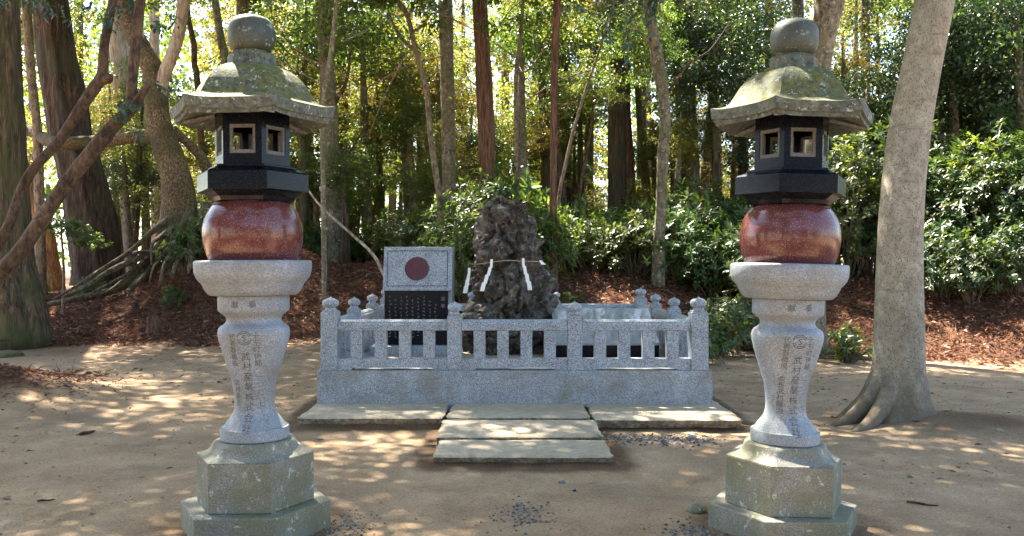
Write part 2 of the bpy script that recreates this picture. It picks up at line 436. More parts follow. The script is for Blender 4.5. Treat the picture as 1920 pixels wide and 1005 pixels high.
def ground_z(x, y, fine=True):
    x = np.asarray(x, float); y = np.asarray(y, float)
    k, e = bank(x, y)
    z = .014 * np.clip(y - 7.5, 0, 10) * sstep(3, -2, x) + k * np.interp(x, XB, CRST)
    sx = np.where(x < -6.5, 1.35, 1.9)
    z = z + 1.95 * np.exp(-(((x + 6.5) / sx) ** 2 + ((y - 18.7) / 1.35) ** 2))
    z = z + .36 * np.exp(-(((x + 6.0) / 1.05) ** 2 + ((y - 9.3) / 1.25) ** 2))
    z = z + .10 * np.exp(-(((x - 4.2) / .8) ** 2 + ((y - 8.1) / .8) ** 2))
    # earth pads worn away round the paving stones
    def pad(x0, x1, y0, y1, h, s=.10):
        dx = np.maximum(np.maximum(x0 - x, x - x1), 0); dy = np.maximum(np.maximum(y0 - y, y - y1), 0)
        q = np.hypot(dx, dy); return h * (.72 * sstep(.07, 0, q) + .28 * sstep(s, 0, q))
    pz = np.maximum(pad(-1.95, 2.07, 7.925, 13.1, .058, .3), np.maximum(np.maximum(pad(-.57, .74, 6.46, 7.1, .032, .42), pad(-.56, .72, 7.1, 8.2, .056, .2)), pad(-2.2, 2.3, 8.5, 13.3, .04, .6)))
    z = np.maximum(z, 0) + pz * sstep(.2, 0, k)
    z = z + .035 * fbm(x * .55, y * .55, oct=3, seed=2) * sstep(2.5, 5, np.hypot(x - .05, (y - 9) * .5))
    if fine:
        z = z + (.018 + .05 * k) * fbm(x * 3.1, y * 3.1, oct=4, seed=9) + .03 * np.clip(k * 3, 0, 1) * fbm(x * 8, y * 8, oct=2, seed=13)
    return z

def build_ground():
    xs = np.concatenate([np.linspace(-160, -14, 30)[:-1], np.linspace(-14, -9, 36)[:-1], np.linspace(-9, 9, 401)[:-1], np.linspace(9, 14, 36)[:-1], np.linspace(14, 160, 30)])
    ys = np.concatenate([np.linspace(-60, 2.4, 22)[:-1], np.linspace(2.4, 10, 211)[:-1], np.linspace(10, 22, 221)[:-1], np.linspace(22, 40, 46)[:-1], np.linspace(40, 220, 30)])
    X, Y = np.meshgrid(xs, ys); nx, ny = len(xs), len(ys)
    Z = ground_z(X.ravel(), Y.ravel())
    V = np.stack([X.ravel(), Y.ravel(), Z], 1)
    i = (np.arange(ny - 1)[:, None] * nx + np.arange(nx - 1)[None]).ravel()
    Fc = np.stack([i, i + 1, i + nx + 1, i + nx], 1)
    m, t, b = mat('sandy_ground'); co = coords(t)
    sand = ramp(t, noise(t, co, 2.2, 7, .65), [(.3, (.285, .192, .115)), (.5, (.375, .260, .160)), (.7, (.46, .335, .217))])
    sand = mix(t, 1.0, sand, ramp(t, noise(t, co, 60, 5, .8), [(.36, .65), (.5, 1), (.63, 1.3)]), 'MULTIPLY')
    sand = mix(t, ramp(t, noise(t, co, 1.0, 5, .6), [(.54, 0), (.68, .55)]), sand, (.19, .145, .105))
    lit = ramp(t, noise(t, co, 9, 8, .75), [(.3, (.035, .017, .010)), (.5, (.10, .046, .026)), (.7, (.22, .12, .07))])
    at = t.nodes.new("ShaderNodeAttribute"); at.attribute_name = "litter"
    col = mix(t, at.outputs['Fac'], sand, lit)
    at2 = t.nodes.new("ShaderNodeAttribute"); at2.attribute_name = "damp_shade"
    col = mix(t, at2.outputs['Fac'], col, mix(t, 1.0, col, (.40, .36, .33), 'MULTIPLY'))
    t.links.new(col, b.inputs['Base Color']); b.inputs['Roughness'].default_value = .95; b.inputs['Specular IOR Level'].default_value = .2
    bump(t, b, noise(t, co, 38, 9, .82), .9, .018)
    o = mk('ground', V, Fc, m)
    x, y = V[:, 0], V[:, 1]
    k, e = bank(x, y)
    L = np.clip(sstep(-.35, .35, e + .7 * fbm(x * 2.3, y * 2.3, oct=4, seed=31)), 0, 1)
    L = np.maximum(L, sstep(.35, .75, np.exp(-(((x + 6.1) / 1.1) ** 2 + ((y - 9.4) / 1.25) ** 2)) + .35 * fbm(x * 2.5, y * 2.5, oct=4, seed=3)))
    L = np.maximum(L, .5 * sstep(-4.0, .2, e + .8 * fbm(x * .9, y * .9, oct=3, seed=51)) * (x < 2.5) + .35 * sstep(-2, .2, e + .6 * fbm(x * .9, y * .9, oct=3, seed=51)) * (x >= 2.5))  # browner towards the bank: dirt and litter bits, with shade painted in
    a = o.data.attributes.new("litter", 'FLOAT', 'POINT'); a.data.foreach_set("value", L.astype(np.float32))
    dmp_shade = np.exp(-(((x - 4.45) / .95) ** 2 + ((y - 8.0) / .6) ** 2)) * 1.1
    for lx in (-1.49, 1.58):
        dd = np.hypot(x - lx, y - 4.97); dmp_shade = dmp_shade + .8 * sstep(.66, .42, dd + .12 * fbm(x * 6, y * 6, oct=3, seed=8))
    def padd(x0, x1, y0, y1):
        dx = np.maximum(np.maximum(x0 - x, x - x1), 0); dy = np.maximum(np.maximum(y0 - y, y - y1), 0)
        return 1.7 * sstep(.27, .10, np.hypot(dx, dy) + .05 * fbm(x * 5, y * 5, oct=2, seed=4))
    dmp_shade = dmp_shade + .75 * np.maximum(padd(-2, 2.1, 7.95, 12), padd(-.57, .73, 6.44, 8))  # pads: damp earth plus the slab overhang's shadow, painted into the colour
    a = o.data.attributes.new("damp_shade", 'FLOAT', 'POINT'); a.data.foreach_set("value", np.clip(dmp_shade, 0, 1).astype(np.float32))
    return tag(o, kind='structure')
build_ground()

# ------------------------------------------------------------------ writing
_lay = bpy.context.view_layer
def text_mesh(s, size):
    cu = bpy.data.curves.new("t", 'FONT'); cu.body = s; cu.size = size; cu.align_x = 'CENTER'; cu.align_y = 'CENTER'; cu.resolution_u = 2
    o = bpy.data.objects.new("t", cu); COL.objects.link(o); _lay.update()
    me = o.evaluated_get(bpy.context.evaluated_depsgraph_get()).to_mesh()
    V = np.array([v.co[:] for v in me.vertices]).reshape(-1, 3); Fc = [tuple(p.vertices) for p in me.polygons]
    bpy.data.objects.remove(o); bpy.data.curves.remove(cu)
    if len(V):
        c = (V.min(0) + V.max(0)) / 2; V = V - [c[0], c[1], 0]
    return V, Fc

def column(s, x, ztop, pitch, size, squash=1.0):
    """a vertical line of writing, in the xz plane (x right, z up)"""
    out = []
    for k, ch in enumerate(s):
        if ch == '　': continue
        V, Fc = text_mesh(ch, size)
        if not len(V): continue
        V = np.stack([V[:, 0] * squash + x, V[:, 0] * 0, V[:, 1] + ztop - k * pitch], 1)
        out.append((V, Fc))
    return out

# ------------------------------------------------------------------ stone lanterns
SC = 322.0
def zz(py): return 1.5 - (py - 502.5) / SC

def hexwall(Rr, z0, z1, wo, zo0, zo1, th):
    """six wall panels with a window opening each"""
    parts = []
    ap = Rr * math.cos(R(30)); hw = Rr / 2; hi = (ap - th) * math.tan(R(30))
    for s in range(6):
        a = R(60 * s + 30)
        ex = np.array((-math.sin(a), math.cos(a), 0)); en = np.array((math.cos(a), math.sin(a), 0))
        def pt(u, z, d): return ex * u + en * d + np.array((0, 0, z))
        o_ = [(-hw, z0), (hw, z0), (hw, z1), (-hw, z1)]; h_ = [(-wo / 2, zo0), (wo / 2, zo0), (wo / 2, zo1), (-wo / 2, zo1)]
        i_ = [(-hi, z0), (hi, z0), (hi, z1), (-hi, z1)]
        V = [pt(*q, ap) for q in o_] + [pt(*q, ap) for q in h_] + [pt(*q, ap - th) for q in i_] + [pt(*q, ap - th) for q in h_]
        Fc = []
        for k in range(4):
            j = (k + 1) % 4
            Fc += [(k, j, 4 + j, 4 + k), (8 + j, 8 + k, 12 + k, 12 + j), (4 + k, 4 + j, 12 + j, 12 + k)]
        parts.append((np.array(V), Fc))
    return join(parts)

def make_lantern(loc, rot, label, roofmat, texts):
    root = empty('stone_lantern', loc, label, 'stone lantern', 'stone lanterns flanking the fenced rock', rot)
    px = lambda v: v / SC
    V, Fc = hexloft([(.438, -.12, 0, 0), (.438, .15, 0, 0)], 1)
    mk('bottom_slab', V, Fc, M['plinth'], root, smooth=False, bevel=.008)
    V, Fc = hexloft([(.342, .151, 0, 0), (.342, .427, 0, 0)], 1)
    mk('base_block', V, Fc, M['plinth'], root, smooth=False, bevel=.006)
    V, Fc = hexloft([(.341, .428, 0, 0), (.30, .438, 0, .05), (.272, .452, 0, .12), (.254, .472, 0, .25), (.243, .492, 0, .45), (.232, .503, 0, .7), (.216, .510, 0, .95), (.186, .513, 0, 1)], 8)
    mk('base_shoulder', V, Fc, M['plinth'], root, sharp=30)
    prof = [(px(60.5), .513), (px(62.6), .517), (px(62.6), .577), (px(61.8), .581), (px(58.5), .582), (px(55), zz(794)), (px(51), zz(788)), (px(45), zz(780.5)), (px(39.5), zz(773)), (px(36.6), zz(762)), (px(36), zz(752)), (px(36.6), zz(738)),
            (px(40.3), zz(712)), (px(47), zz(690)), (px(53.7), zz(669)), (px(60.4), zz(647)), (px(64.3), zz(632)), (px(65.4), zz(622)), (px(64), zz(615)), (px(60), zz(610)), (px(54), zz(606.5)), (px(50), zz(602)),
            (px(49.5), zz(597)), (px(51.5), zz(592)), (px(56), zz(588)), (px(62), zz(584)), (px(64.8), zz(580)), (px(65), zz(558)), (px(64), zz(554))]
    pr = np.array(prof)
    V, Fc = lathe(prof, 72)
    ped = mk('pedestal', V, Fc, M['pedestal'], root, sharp=40)
    rz = lambda z: np.interp(z, pr[:, 1], pr[:, 0])
    def wrap(parts, eps=.0016):
        V, Fc = join(parts)
        r = rz(V[:, 2]); V[:, 1] = -np.sqrt(np.maximum(r * r - V[:, 0] ** 2, 1e-4)) - eps
        return V, Fc
    left, mid, right, band = texts
    for cc in (column(mid, .004, zz(663), .0585, .052), column(right[0], .066, zz(625), right[1], .038), column(left[0], -.066, zz(626), left[1], .037),
               column(band[0], -.046, zz(568), .05, .046), column(band[1], .05, zz(568), .05, .046)):
        V, Fc = wrap(cc); mk('inscription', V, Fc, M['engrave'], ped, smooth=False)
    # round emblem: an S with two rings of arcs
    em = []
    def arc(r0, r1, a0, a1, n=14):
        a = np.linspace(R(a0), R(a1), n)
        V = np.array([(r * math.cos(q), 0, r * math.sin(q)) for q in a for r in (r0, r1)]) + np.array((.004, 0, zz(629)))
        return V, [(2 * k, 2 * k + 1, 2 * k + 3, 2 * k + 2) for k in range(n - 1)]
    em += [arc(.036, .041, 20, 170), arc(.036, .041, 190, 350), arc(.026, .030, 10, 150), arc(.026, .030, 195, 335)]
    em += column('S', .004, zz(629), .05, .05)
    V, Fc = wrap(em); mk('emblem', V, Fc, M['engrave'], ped, smooth=False)
    bp = [(77, 553), (79.5, 552), (84, 547.5), (88, 542), (90.6, 536), (93, 531), (98, 526), (103, 519), (105.6, 511), (106.6, 502), (106.8, 494), (106, 490), (103.5, 488.6), (90, 488.2)]
    V, Fc = lathe([(px(a), zz(b)) for a, b in bp], 72); mk('bowl', V, Fc, M['pedestal'], root, sharp=50)
    sp = [(74, 488.1)]
    for k in range(0, 19):
        y_ = 487.6 - k * (487.6 - 380.5) / 18; dy = y_ - 437
        sp.append((91.3 * math.sqrt(1 - (dy / (86 if dy < 0 else 105)) ** 2), y_))
    sp.append((62, 379.6))
    V, Fc = lathe([(px(a), zz(b)) for a, b in sp], 96); mk('granite_ball', V, Fc, M['red'], root, sharp=60)
    V, Fc = hexloft([(px(76), zz(379.4), 0, .25), (px(80), zz(372), 0, .05), (px(92), zz(364), 0, 0), (px(94), zz(362.2), 0, 0)], 6)
    mk('platform_foot', V, Fc, M['black'], root, sharp=25)
    V, Fc = hexloft([(px(105), zz(362), 0, 0), (px(105), zz(329), 0, 0), (px(101), zz(326), 0, 0), (px(92), zz(323), 0, 0), (px(84), zz(319.5), 0, 0), (px(84), zz(315.2), 0, 0)], 1)
    mk('platform', V, Fc, M['black'], root, smooth=False, bevel=.003)
    z0, z1 = zz(315), zz(213)
    ch = mk('light_chamber', *hexwall(.217, z0, z1, .146, z0 + .062, z0 + .226, .022), M['black'], root, smooth=False)
    ap = .217 * math.cos(R(30))
    for s in range(6):
        a = R(60 * s + 30)
        parts = []
        for (u0, u1, v0, v1) in ((-.073, -.057, z0 + .062, z0 + .226), (.057, .073, z0 + .062, z0 + .226), (-.057, .057, z0 + .062, z0 + .084), (-.057, .057, z0 + .208, z0 + .226)):
            parts.append(box(ap - .022, ap - .005, u0, u1, v0, v1))
        V, Fc = join(parts)
        c, sn = math.cos(a), math.sin(a); V = np.stack([V[:, 0] * c - V[:, 1] * sn, V[:, 0] * sn + V[:, 1] * c, V[:, 2]], 1)
        mk('window_frame', V, Fc, M['reveal'], ch, smooth=False)
    rings = [(.30, zz(214), 0, 0), (.455, 2.334, .014, 0), (.455, 2.357, .014, 0), (.474, 2.359, .016, 0), (.482, 2.416, .020, 0), (.43, 2.430, .009, 0), (.395, 2.444, .004, 0), (.368, 2.468, .001, 0), (.343, 2.510, 0, 0), (.312, 2.560, 0, 0), (.272, 2.606, 0, 0), (.228, 2.638, 0, 0), (.18, 2.658, 0, 0), (.142, 2.668, 0, 0)]
    V, Fc = hexloft(rings, 10)
    rf = mk('roof', V, Fc, roofmat, root, sharp=24)
    for s in range(6):
        a = R(60 * s); b_ = box(.215, .44, -.016, .016, 0, .012)
        V = b_[0].copy(); V[:, 2] += np.where(V[:, 0] > .3, 2.336, 2.382)
        c, sn = math.cos(a), math.sin(a); V = np.stack([V[:, 0] * c - V[:, 1] * sn, V[:, 0] * sn + V[:, 1] * c, V[:, 2]], 1)
        mk('eave_rib', V, b_[1], M['under'], rf, smooth=False)
    V, Fc = hexloft([(.142, 2.667, 0, 0), (.142, 2.732, 0, 0), (.136, 2.737, 0, 0), (.112, 2.748, 0, .4), (.098, 2.756, 0, 1)], 4)
    mk('finial_collar', V, Fc, roofmat, root, sharp=28)
    fp = [(30, 98), (29.5, 96.5), (34, 93), (39.8, 86), (42.6, 77), (43.2, 67), (43.2, 57), (42, 47), (38, 38), (31, 32), (21, 28), (10, 25.4), (6.5, 24), (5.5, 21), (3.5, 18.5), (.6, 17.6)]
    V, Fc = lathe([(px(a), zz(b) - .012) for a, b in fp], 48); mk('finial', V, Fc, M['finial'], root, sharp=50)
    return root

M['finial'] = granite('finial_stone', (.80, .92, .70), 330, .05, .08, .11, .55, stain=(.02, .024, .009), stain_lo=.44, stain_hi=.56, lichen=(.26, .31, .24), lich_at=.58, bmp=.12)
tl = (('代表取締役　　武村源子', .0385), '武村産業株式会社', ('十王町伊師　一一一二七', .0395), ('献', '奉'))
tr = (('代表取締役　会長武村藤治', .0375), '武村産業株式会社', ('十王町伊師　一一一一七', .0395), ('献', '奉'))
make_lantern((-1.492, 4.97, 0), (0, R(-.5), 0), 'stone lantern with red granite ball and olive mossy roof, left of the fence', M['roof'], tl)
make_lantern((1.575, 4.97, -.02), (0, R(1.4), R(1.5)), 'stone lantern with red granite ball and pale lichen patches on its roof', M['roof2'], tr)

# ------------------------------------------------------------------ paving stones
def rough_slab(name, x0, x1, y0, y1, z0, z1, seed, label):
    nx, ny = int((x1 - x0) / .025), int((y1 - y0) / .03)
    cx, cy, cz = (x0 + x1) / 2, (y0 + y1) / 2, z0
    # a box grid: top sheet, then the broken side faces
    def jag(u, k): return .026 * fbm(u * 11, u * 0 + k * 3.7, oct=4, seed=seed + k) - .02 * np.clip(fbm(u * 3.1, u * 0 + 9, oct=2, seed=seed + 40) - .18, 0, 1)
    zs = [z1, z1 - .012, z0 * .65 + z1 * .35, z0 - .02]
    per = []
    for i in range(nx): per.append((x0 + (x1 - x0) * i / nx, y0, 0, -1))
    for i in range(ny): per.append((x1, y0 + (y1 - y0) * i / ny, 1, 0))
    for i in range(nx): per.append((x1 - (x1 - x0) * i / nx, y1, 0, 1))
    for i in range(ny): per.append((x0, y1 - (y1 - y0) * i / ny, -1, 0))
    per = np.array(per); n = len(per); V = []
    for k, z in enumerate(zs):
        off = jag(per[:, 0] + per[:, 1] * 1.3, k if k else 1) + (-.010, .006, -.010, -.050)[k]
        zz_ = z + (.005 * fbm(per[:, 0] * 3, per[:, 1] * 3, oct=2, seed=seed) if k < 2 else 0 * off)
        V.append(np.stack([per[:, 0] + per[:, 2] * off, per[:, 1] + per[:, 3] * off, zz_], 1))
    # inner ring of the top
    V.append(np.stack([cx + (per[:, 0] - cx) * .93, cy + (per[:, 1] - cy) * .93, z1 + .004 + .005 * fbm(per[:, 0] * 3, per[:, 1] * 3, oct=2, seed=seed)], 1))
    V = np.vstack(V)
    Fc = [(k * n + (i + 1) % n, k * n + i, (k + 1) * n + i, (k + 1) * n + (i + 1) % n) for k in range(3) for i in range(n)]
    Fc += [(i, (i + 1) % n, 4 * n + (i + 1) % n, 4 * n + i) for i in range(n)]
    Fc.append(tuple(4 * n + i for i in range(n))); Fc.append(tuple(3 * n + i for i in range(n))[::-1])
    o = mk(name, V, Fc, M['slab'], None, origin=(cx, cy, cz), sharp=40, loc=(cx, cy, cz))
    tag(o, label, 'paving stone', 'rough paving stones before the fence')
rough_slab('paving_stone', -1.985, -.645, 7.88, 8.95, .050, .121, 1, 'long rough paving stone under the fence on the side of the flag tablet')
rough_slab('paving_stone', -.60, .722, 7.90, 8.95, .050, .122, 2, 'rough paving stone under the middle of the fence, between two longer ones')
rough_slab('paving_stone', .76, 2.11, 7.80, 8.95, .050, .119, 3, 'long rough paving stone under the fence beside the patch of grey gravel')
rough_slab('paving_stone', -.622, .752, 7.06, 7.81, .045, .112, 4, 'rough step stone between the nearest paving stone and those along the fence')
rough_slab('paving_stone', -.592, .760, 6.42, 7.02, .022, .086, 5, 'nearest rough paving stone, its chipped front edge standing on worn earth')

# ------------------------------------------------------------------ granite fence round the rock
def make_fence():
    y0 = 8.66; y1 = 12.80; x0, x1 = -1.98, 2.035; zb = .458
    o0 = np.array((.0275, y0, .12))
    root = empty('granite_fence', o0, 'low grey granite fence of posts, rails and short balusters around the rock', 'stone fence')
    add = lambda name, parts, m=M['fence'], par=root, bev=.005, **k: mk(name, *join(parts), m, par, origin=o0, smooth=k.pop('smooth', False), bevel=bev, **k)
    # the base: four kerbs butted end to end and the floor they hold
    add('base', [box(x0, x1, y0, y0 + .34, .05, zb)], M['fence_base'])
    add('base', [box(x0, x1, y1 - .34, y1, .05, zb)], M['fence_base'])
    add('base', [box(x0, x0 + .34, y0 + .3425, y1 - .3425, .05, zb)], M['fence_base'])
    add('base', [box(x1 - .34, x1, y0 + .3425, y1 - .3425, .05, zb)], M['fence_base'])
    add('floor', [box(x0 + .343, x1 - .343, y0 + .343, y1 - .343, .05, zb - .012)], M['slab'], bev=0)
    cw, mw = .171, .146
    xf = [-1.863, -.588, .643, 1.914]; yf0 = y0 + .105; yf1 = y1 - .105
    ysid = [yf0 + (yf1 - yf0) * k / 3 for k in range(4)]
    def post(x, y, big):
        wd = cw if big else mw; h = wd / 2; zt = 1.060 if big else 1.022
        p = add('post', [box(x - h, x + h, y - h, y + h, zb + .001, zt - .012), (lambda b: (b[0], b[1]))(box(x - h * .86, x + h * .86, y - h * .86, y + h * .86, zt - .012, zt + .006))])
        k = (wd / .171)
        prof = [(.056, 0), (.060, .012), (.052, .022), (.050, .028), (.066, .036), (.080, .052), (.0855, .072), (.082, .092), (.068, .108), (.045, .119), (.022, .126), (.010, .133), (.004, .142), (.0006, .146)]
        V, Fc = lathe([(r * k, z * (.93 if not big else 1) + zt + .0055) for r, z in prof], 32)
        V[:, 0] += x; V[:, 1] += y
        mk('knob', V, Fc, M['fence'], p, origin=o0, sharp=60)
    for i, x in enumerate(xf):
        for y in (yf0, yf1): post(x, y, i in (0, 3))
    for y in ysid[1:3]:
        for x in (xf[0], xf[3]): post(x, y, False)
    def bay(a, b, fixed, along, wa, wb):
        """one bay of rails and balusters between two posts"""
        s, e = a + wa / 2 + .0015, b - wb / 2 - .0015; L = e - s
        def bx(u0, u1, d0, d1, z0, z1):
            return box(u0, u1, fixed + d0, fixed + d1, z0, z1) if along == 'x' else box(fixed + d0, fixed + d1, u0, u1, z0, z1)
        def prism(sec):     # (depth, z) section along the bay
            n = len(sec); V = []
            for u in (s, e):
                for d, z in sec: V.append((u, fixed + d, z) if along == 'x' else (fixed + d, u, z))
            return np.array(V), [tuple(range(n)), tuple(range(2 * n - 1, n - 1, -1))] + [(i, n + i, n + (i + 1) % n, (i + 1) % n) for i in range(n)]
        add('top_rail', [prism([(-.058, .862), (-.062, .925), (-.050, .935), (-.044, .952), (-.018, .972), (.018, .972), (.044, .952), (.050, .935), (.062, .925), (.058, .862)])], bev=.003)
        # lower rail with a slot cut out of its foot
        sl = .13; zs = zb + .026
        n = [(s, zb + .001), (s, .575), (e, .575), (e, zb + .001), (e - sl, zb + .001), (e - sl - .03, zs), (s + sl + .03, zs), (s + sl, zb + .001)]
        V = []
        for d in (-.058, .058):
            for u, z in n: V.append((u, fixed + d, z) if along == 'x' else (fixed + d, u, z))
        k = len(n)
        # split the notched outline into convex quads
        quads = [(0, 1, 6, 7), (1, 2, 5, 6), (2, 3, 4, 5)]
        Fc = [q for q in quads] + [tuple(k + i for i in q[::-1]) for q in quads] + [(i, (i + 1) % k, k + (i + 1) % k, k + i) for i in range(k)]
        add('lower_rail', [(np.array(V), Fc)], bev=0)
        for j in range(4):
            u = s + L * (.5 + (j - 1.5) * .222); h = .060
            add('baluster', [bx(u - h, u + h, -.050, .050, .5755, .8615)], bev=.004)
    for y in (yf0, yf1):
        for i in range(3): bay(xf[i], xf[i + 1], y, 'x', cw if i == 0 else mw, cw if i == 2 else mw)
    for x in (xf[0], xf[3]):
        for i in range(3): bay(ysid[i], ysid[i + 1], x, 'y', cw if i == 0 else mw, cw if i == 2 else mw)
make_fence()

# ------------------------------------------------------------------ tablet with the red disc
def scribble(x0, x1, z0, z1, cols, rowh, gw, seed, y):
    """columns of incised marks too small to read in the photograph"""
    r = np.random.default_rng(seed); parts = []
    for c in range(cols):
        x = x1 - (c + .5) * (x1 - x0) / cols
        zt = z1 - r.uniform(0, .25) * (z1 - z0); zbm = z0 + r.uniform(0, .2) * (z1 - z0)
        z = zt
        while z > zbm + rowh:
            for s in range(4):
                u, v = r.uniform(-gw, gw) * .35, r.uniform(-gw, gw) * .4
                if r.random() < .55: a, b_ = gw * r.uniform(.25, .5), gw * .07
                else: a, b_ = gw * .07, gw * r.uniform(.2, .45)
                parts.append((np.array([(x + u - a, y, z + v - b_), (x + u + a, y, z + v - b_), (x + u + a, y, z + v + b_), (x + u - a, y, z + v + b_)]), [(0, 1, 2, 3)]))
            z -= rowh
    return join(parts)

def make_tablet():
    D = 10.35; o0 = np.array((-1.16, D, .458))
    root = empty('flag_tablet', o0, 'granite tablet with a red disc above a black inscribed panel, inside the fence', 'stone tablet')
    a = lambda n, V, Fc, m, par=root, **k: mk(n, V, Fc, m, par, origin=o0, smooth=False, **k)
    xl, xr = P(718, 0, D)[0], P(847.5, 0, D)[0]
    zt = P(0, 463, D + .12)[2]; zm = P(0, 545, D - .02)[2]; zp = .565
    a('foot_block', *box(P(692, 0, D - .16)[0], P(837, 0, D - .16)[0] + .06, D - .16, D + .62, .447, zp), M['fence'], bevel=.006)
    # upper block, its face leaning back
    V, Fc = box(xl, xr, D - .02, D + .46, zm, zt); V[V[:, 2] > zt - .01, 1] += np.where(V[V[:, 2] > zt - .01, 1] < D + .1, .13, 0)
    a('upper_block', V, Fc, M['fence'], bevel=.006)
    def face(u, v, out=.003):   # point on the leaning face; v from 0 (bottom) to 1 (top)
        return (xl + (xr - xl) * u, D - .02 + .13 * v - out, zm + (zt - zm) * v)
    W, Hh = xr - xl, math.hypot(zt - zm, .13)
    t_ = .007
    for (u0, u1, v0, v1) in ((.055, .935, .90, .915), (.055, .935, .10, .115), (.055, .064, .115, .90), (.926, .935, .115, .90)):
        q = [face(u0, v0), face(u1, v0), face(u1, v1), face(u0, v1)] + [face(u0, v0, -.004), face(u1, v0, -.004), face(u1, v1, -.004), face(u0, v1, -.004)]
        a('border_line', q, [(0, 1, 2, 3), (0, 4, 5, 1), (1, 5, 6, 2), (2, 6, 7, 3), (3, 7, 4, 0)], M['groove'])
    n = 56; rad = .148; cx_, cv = .487, .50
    q = [];
    for out in (.006, -.004):
        q += [face(cx_ + rad / W * math.cos(k * 2 * math.pi / n), cv + rad / Hh * math.sin(k * 2 * math.pi / n), out) for k in range(n)]
    a('red_disc', q, [tuple(range(n))] + [(k, n + k, n + (k + 1) % n, (k + 1) % n) for k in range(n)], M['disc'])
    a('lower_block', *box(xl + .005, xr - .003, D + .03, D + .46, zp + .001, zm - .001), M['fence'], bevel=.006)
    pl, pr_ = P(721, 0, D)[0], P(840, 0, D)[0]
    pan = a('inscribed_panel', *box(pl, pr_, D + .005, D + .028, zp + .003, zm - .004), M['black'])
    a('inscription', *scribble(pl + .03, pr_ - .12, zp + .03, zm - .03, 9, .044, .026, 4, D + .0035), M['whitetxt'], pan)
    parts = column('国歌', pr_ - .06, zm - .10, .085, .05)
    V, Fc = join(parts); V[:, 1] = D + .0035
    a('heading', V, Fc, M['whitetxt'], pan)
make_tablet()

def make_plate():
    xl, xr = .498, 1.697; yf, yb = 9.84, 10.69; zf, zk = .636, .996
    o0 = np.array((1.1, 10.2, .447))
    root = empty('inscribed_plate', o0, 'sloping polished grey plate on a black stone block, right of the rock inside the fence', 'stone plaque')
    V = np.array([(xl, yf, .447), (xr, yf, .447), (xr, yb, .447), (xl, yb, .447), (xl, yf, zf - .03), (xr, yf, zf - .03), (xr, yb, zk - .03), (xl, yb, zk - .03)])
    mk('block', V, [(3, 2, 1, 0), (4, 5, 6, 7), (0, 1, 5, 4), (1, 2, 6, 5), (2, 3, 7, 6), (3, 0, 4, 7)], M['black'], root, origin=o0, smooth=False)
    T = V[4:].copy(); T[:, 2] += .001; U = T.copy(); U[:, 2] += .029; e = .006
    V = np.vstack([T, U]); V[:, 0] += np.where(V[:, 0] < 1, -e, e); V[[0, 1, 4, 5], 1] -= e
    pl = mk('plate', V, [(3, 2, 1, 0), (4, 5, 6, 7), (0, 1, 5, 4), (1, 2, 6, 5), (2, 3, 7, 6), (3, 0, 4, 7)], M['plate'], root, origin=o0, smooth=False, bevel=.004)
    V, Fc = scribble(xl + .08, xr - .08, 0, 1, 13, .075, .034, 9, 0)
    v = .06 + V[:, 2] * .86
    V = np.stack([V[:, 0], yf + (yb - yf) * v, zf + (zk - zf) * v + .0025], 1)
    mk('inscription', V, Fc, M['blacktxt'], pl, origin=o0, smooth=False)
make_plate()

# ------------------------------------------------------------------ the rock, its rope and paper streamers
RD = 10.75
def rock_outline(z):
    pts_l = [(868, 600), (878, 575), (887, 560), (886, 534), (887, 504), (892, 460), (892, 435), (896, 417), (901, 405), (912, 385), (920, 380), (932, 373), (938, 371)]
    pts_r = [(1036, 600), (1036.5, 571), (1036, 549), (1031, 519), (1024, 507), (1014, 494), (1009, 472), (1013, 447), (1009, 430), (997, 405), (984, 390), (967, 383), (950, 376), (940, 371)]
    f = lambda pts: (np.array([P(x, y, RD)[2] for x, y in pts]), np.array([P(x, y, RD)[0] for x, y in pts]))
    zl, xl = f(pts_l); zr, xr = f(pts_r)
    return np.interp(z, zl, xl, left=xl[0] - .05), np.interp(z, zr, xr, left=xr[0] + .02)

def cell(x, y, z, seed):
    ix, iy, iz = np.floor(x), np.floor(y), np.floor(z); best = np.full(x.shape, 9.)
    for a in (-1, 0, 1):
        for b in (-1, 0, 1):
            for c in (-1, 0, 1):
                jx, jy, jz = ix + a, iy + b, iz + c
                d = (jx + _h(jx, jy, jz, seed) - x) ** 2 + (jy + _h(jx, jy, jz, seed + 1) - y) ** 2 + (jz + _h(jx, jy, jz, seed + 2) - z) ** 2
                best = np.minimum(best, d)
    return np.sqrt(best)

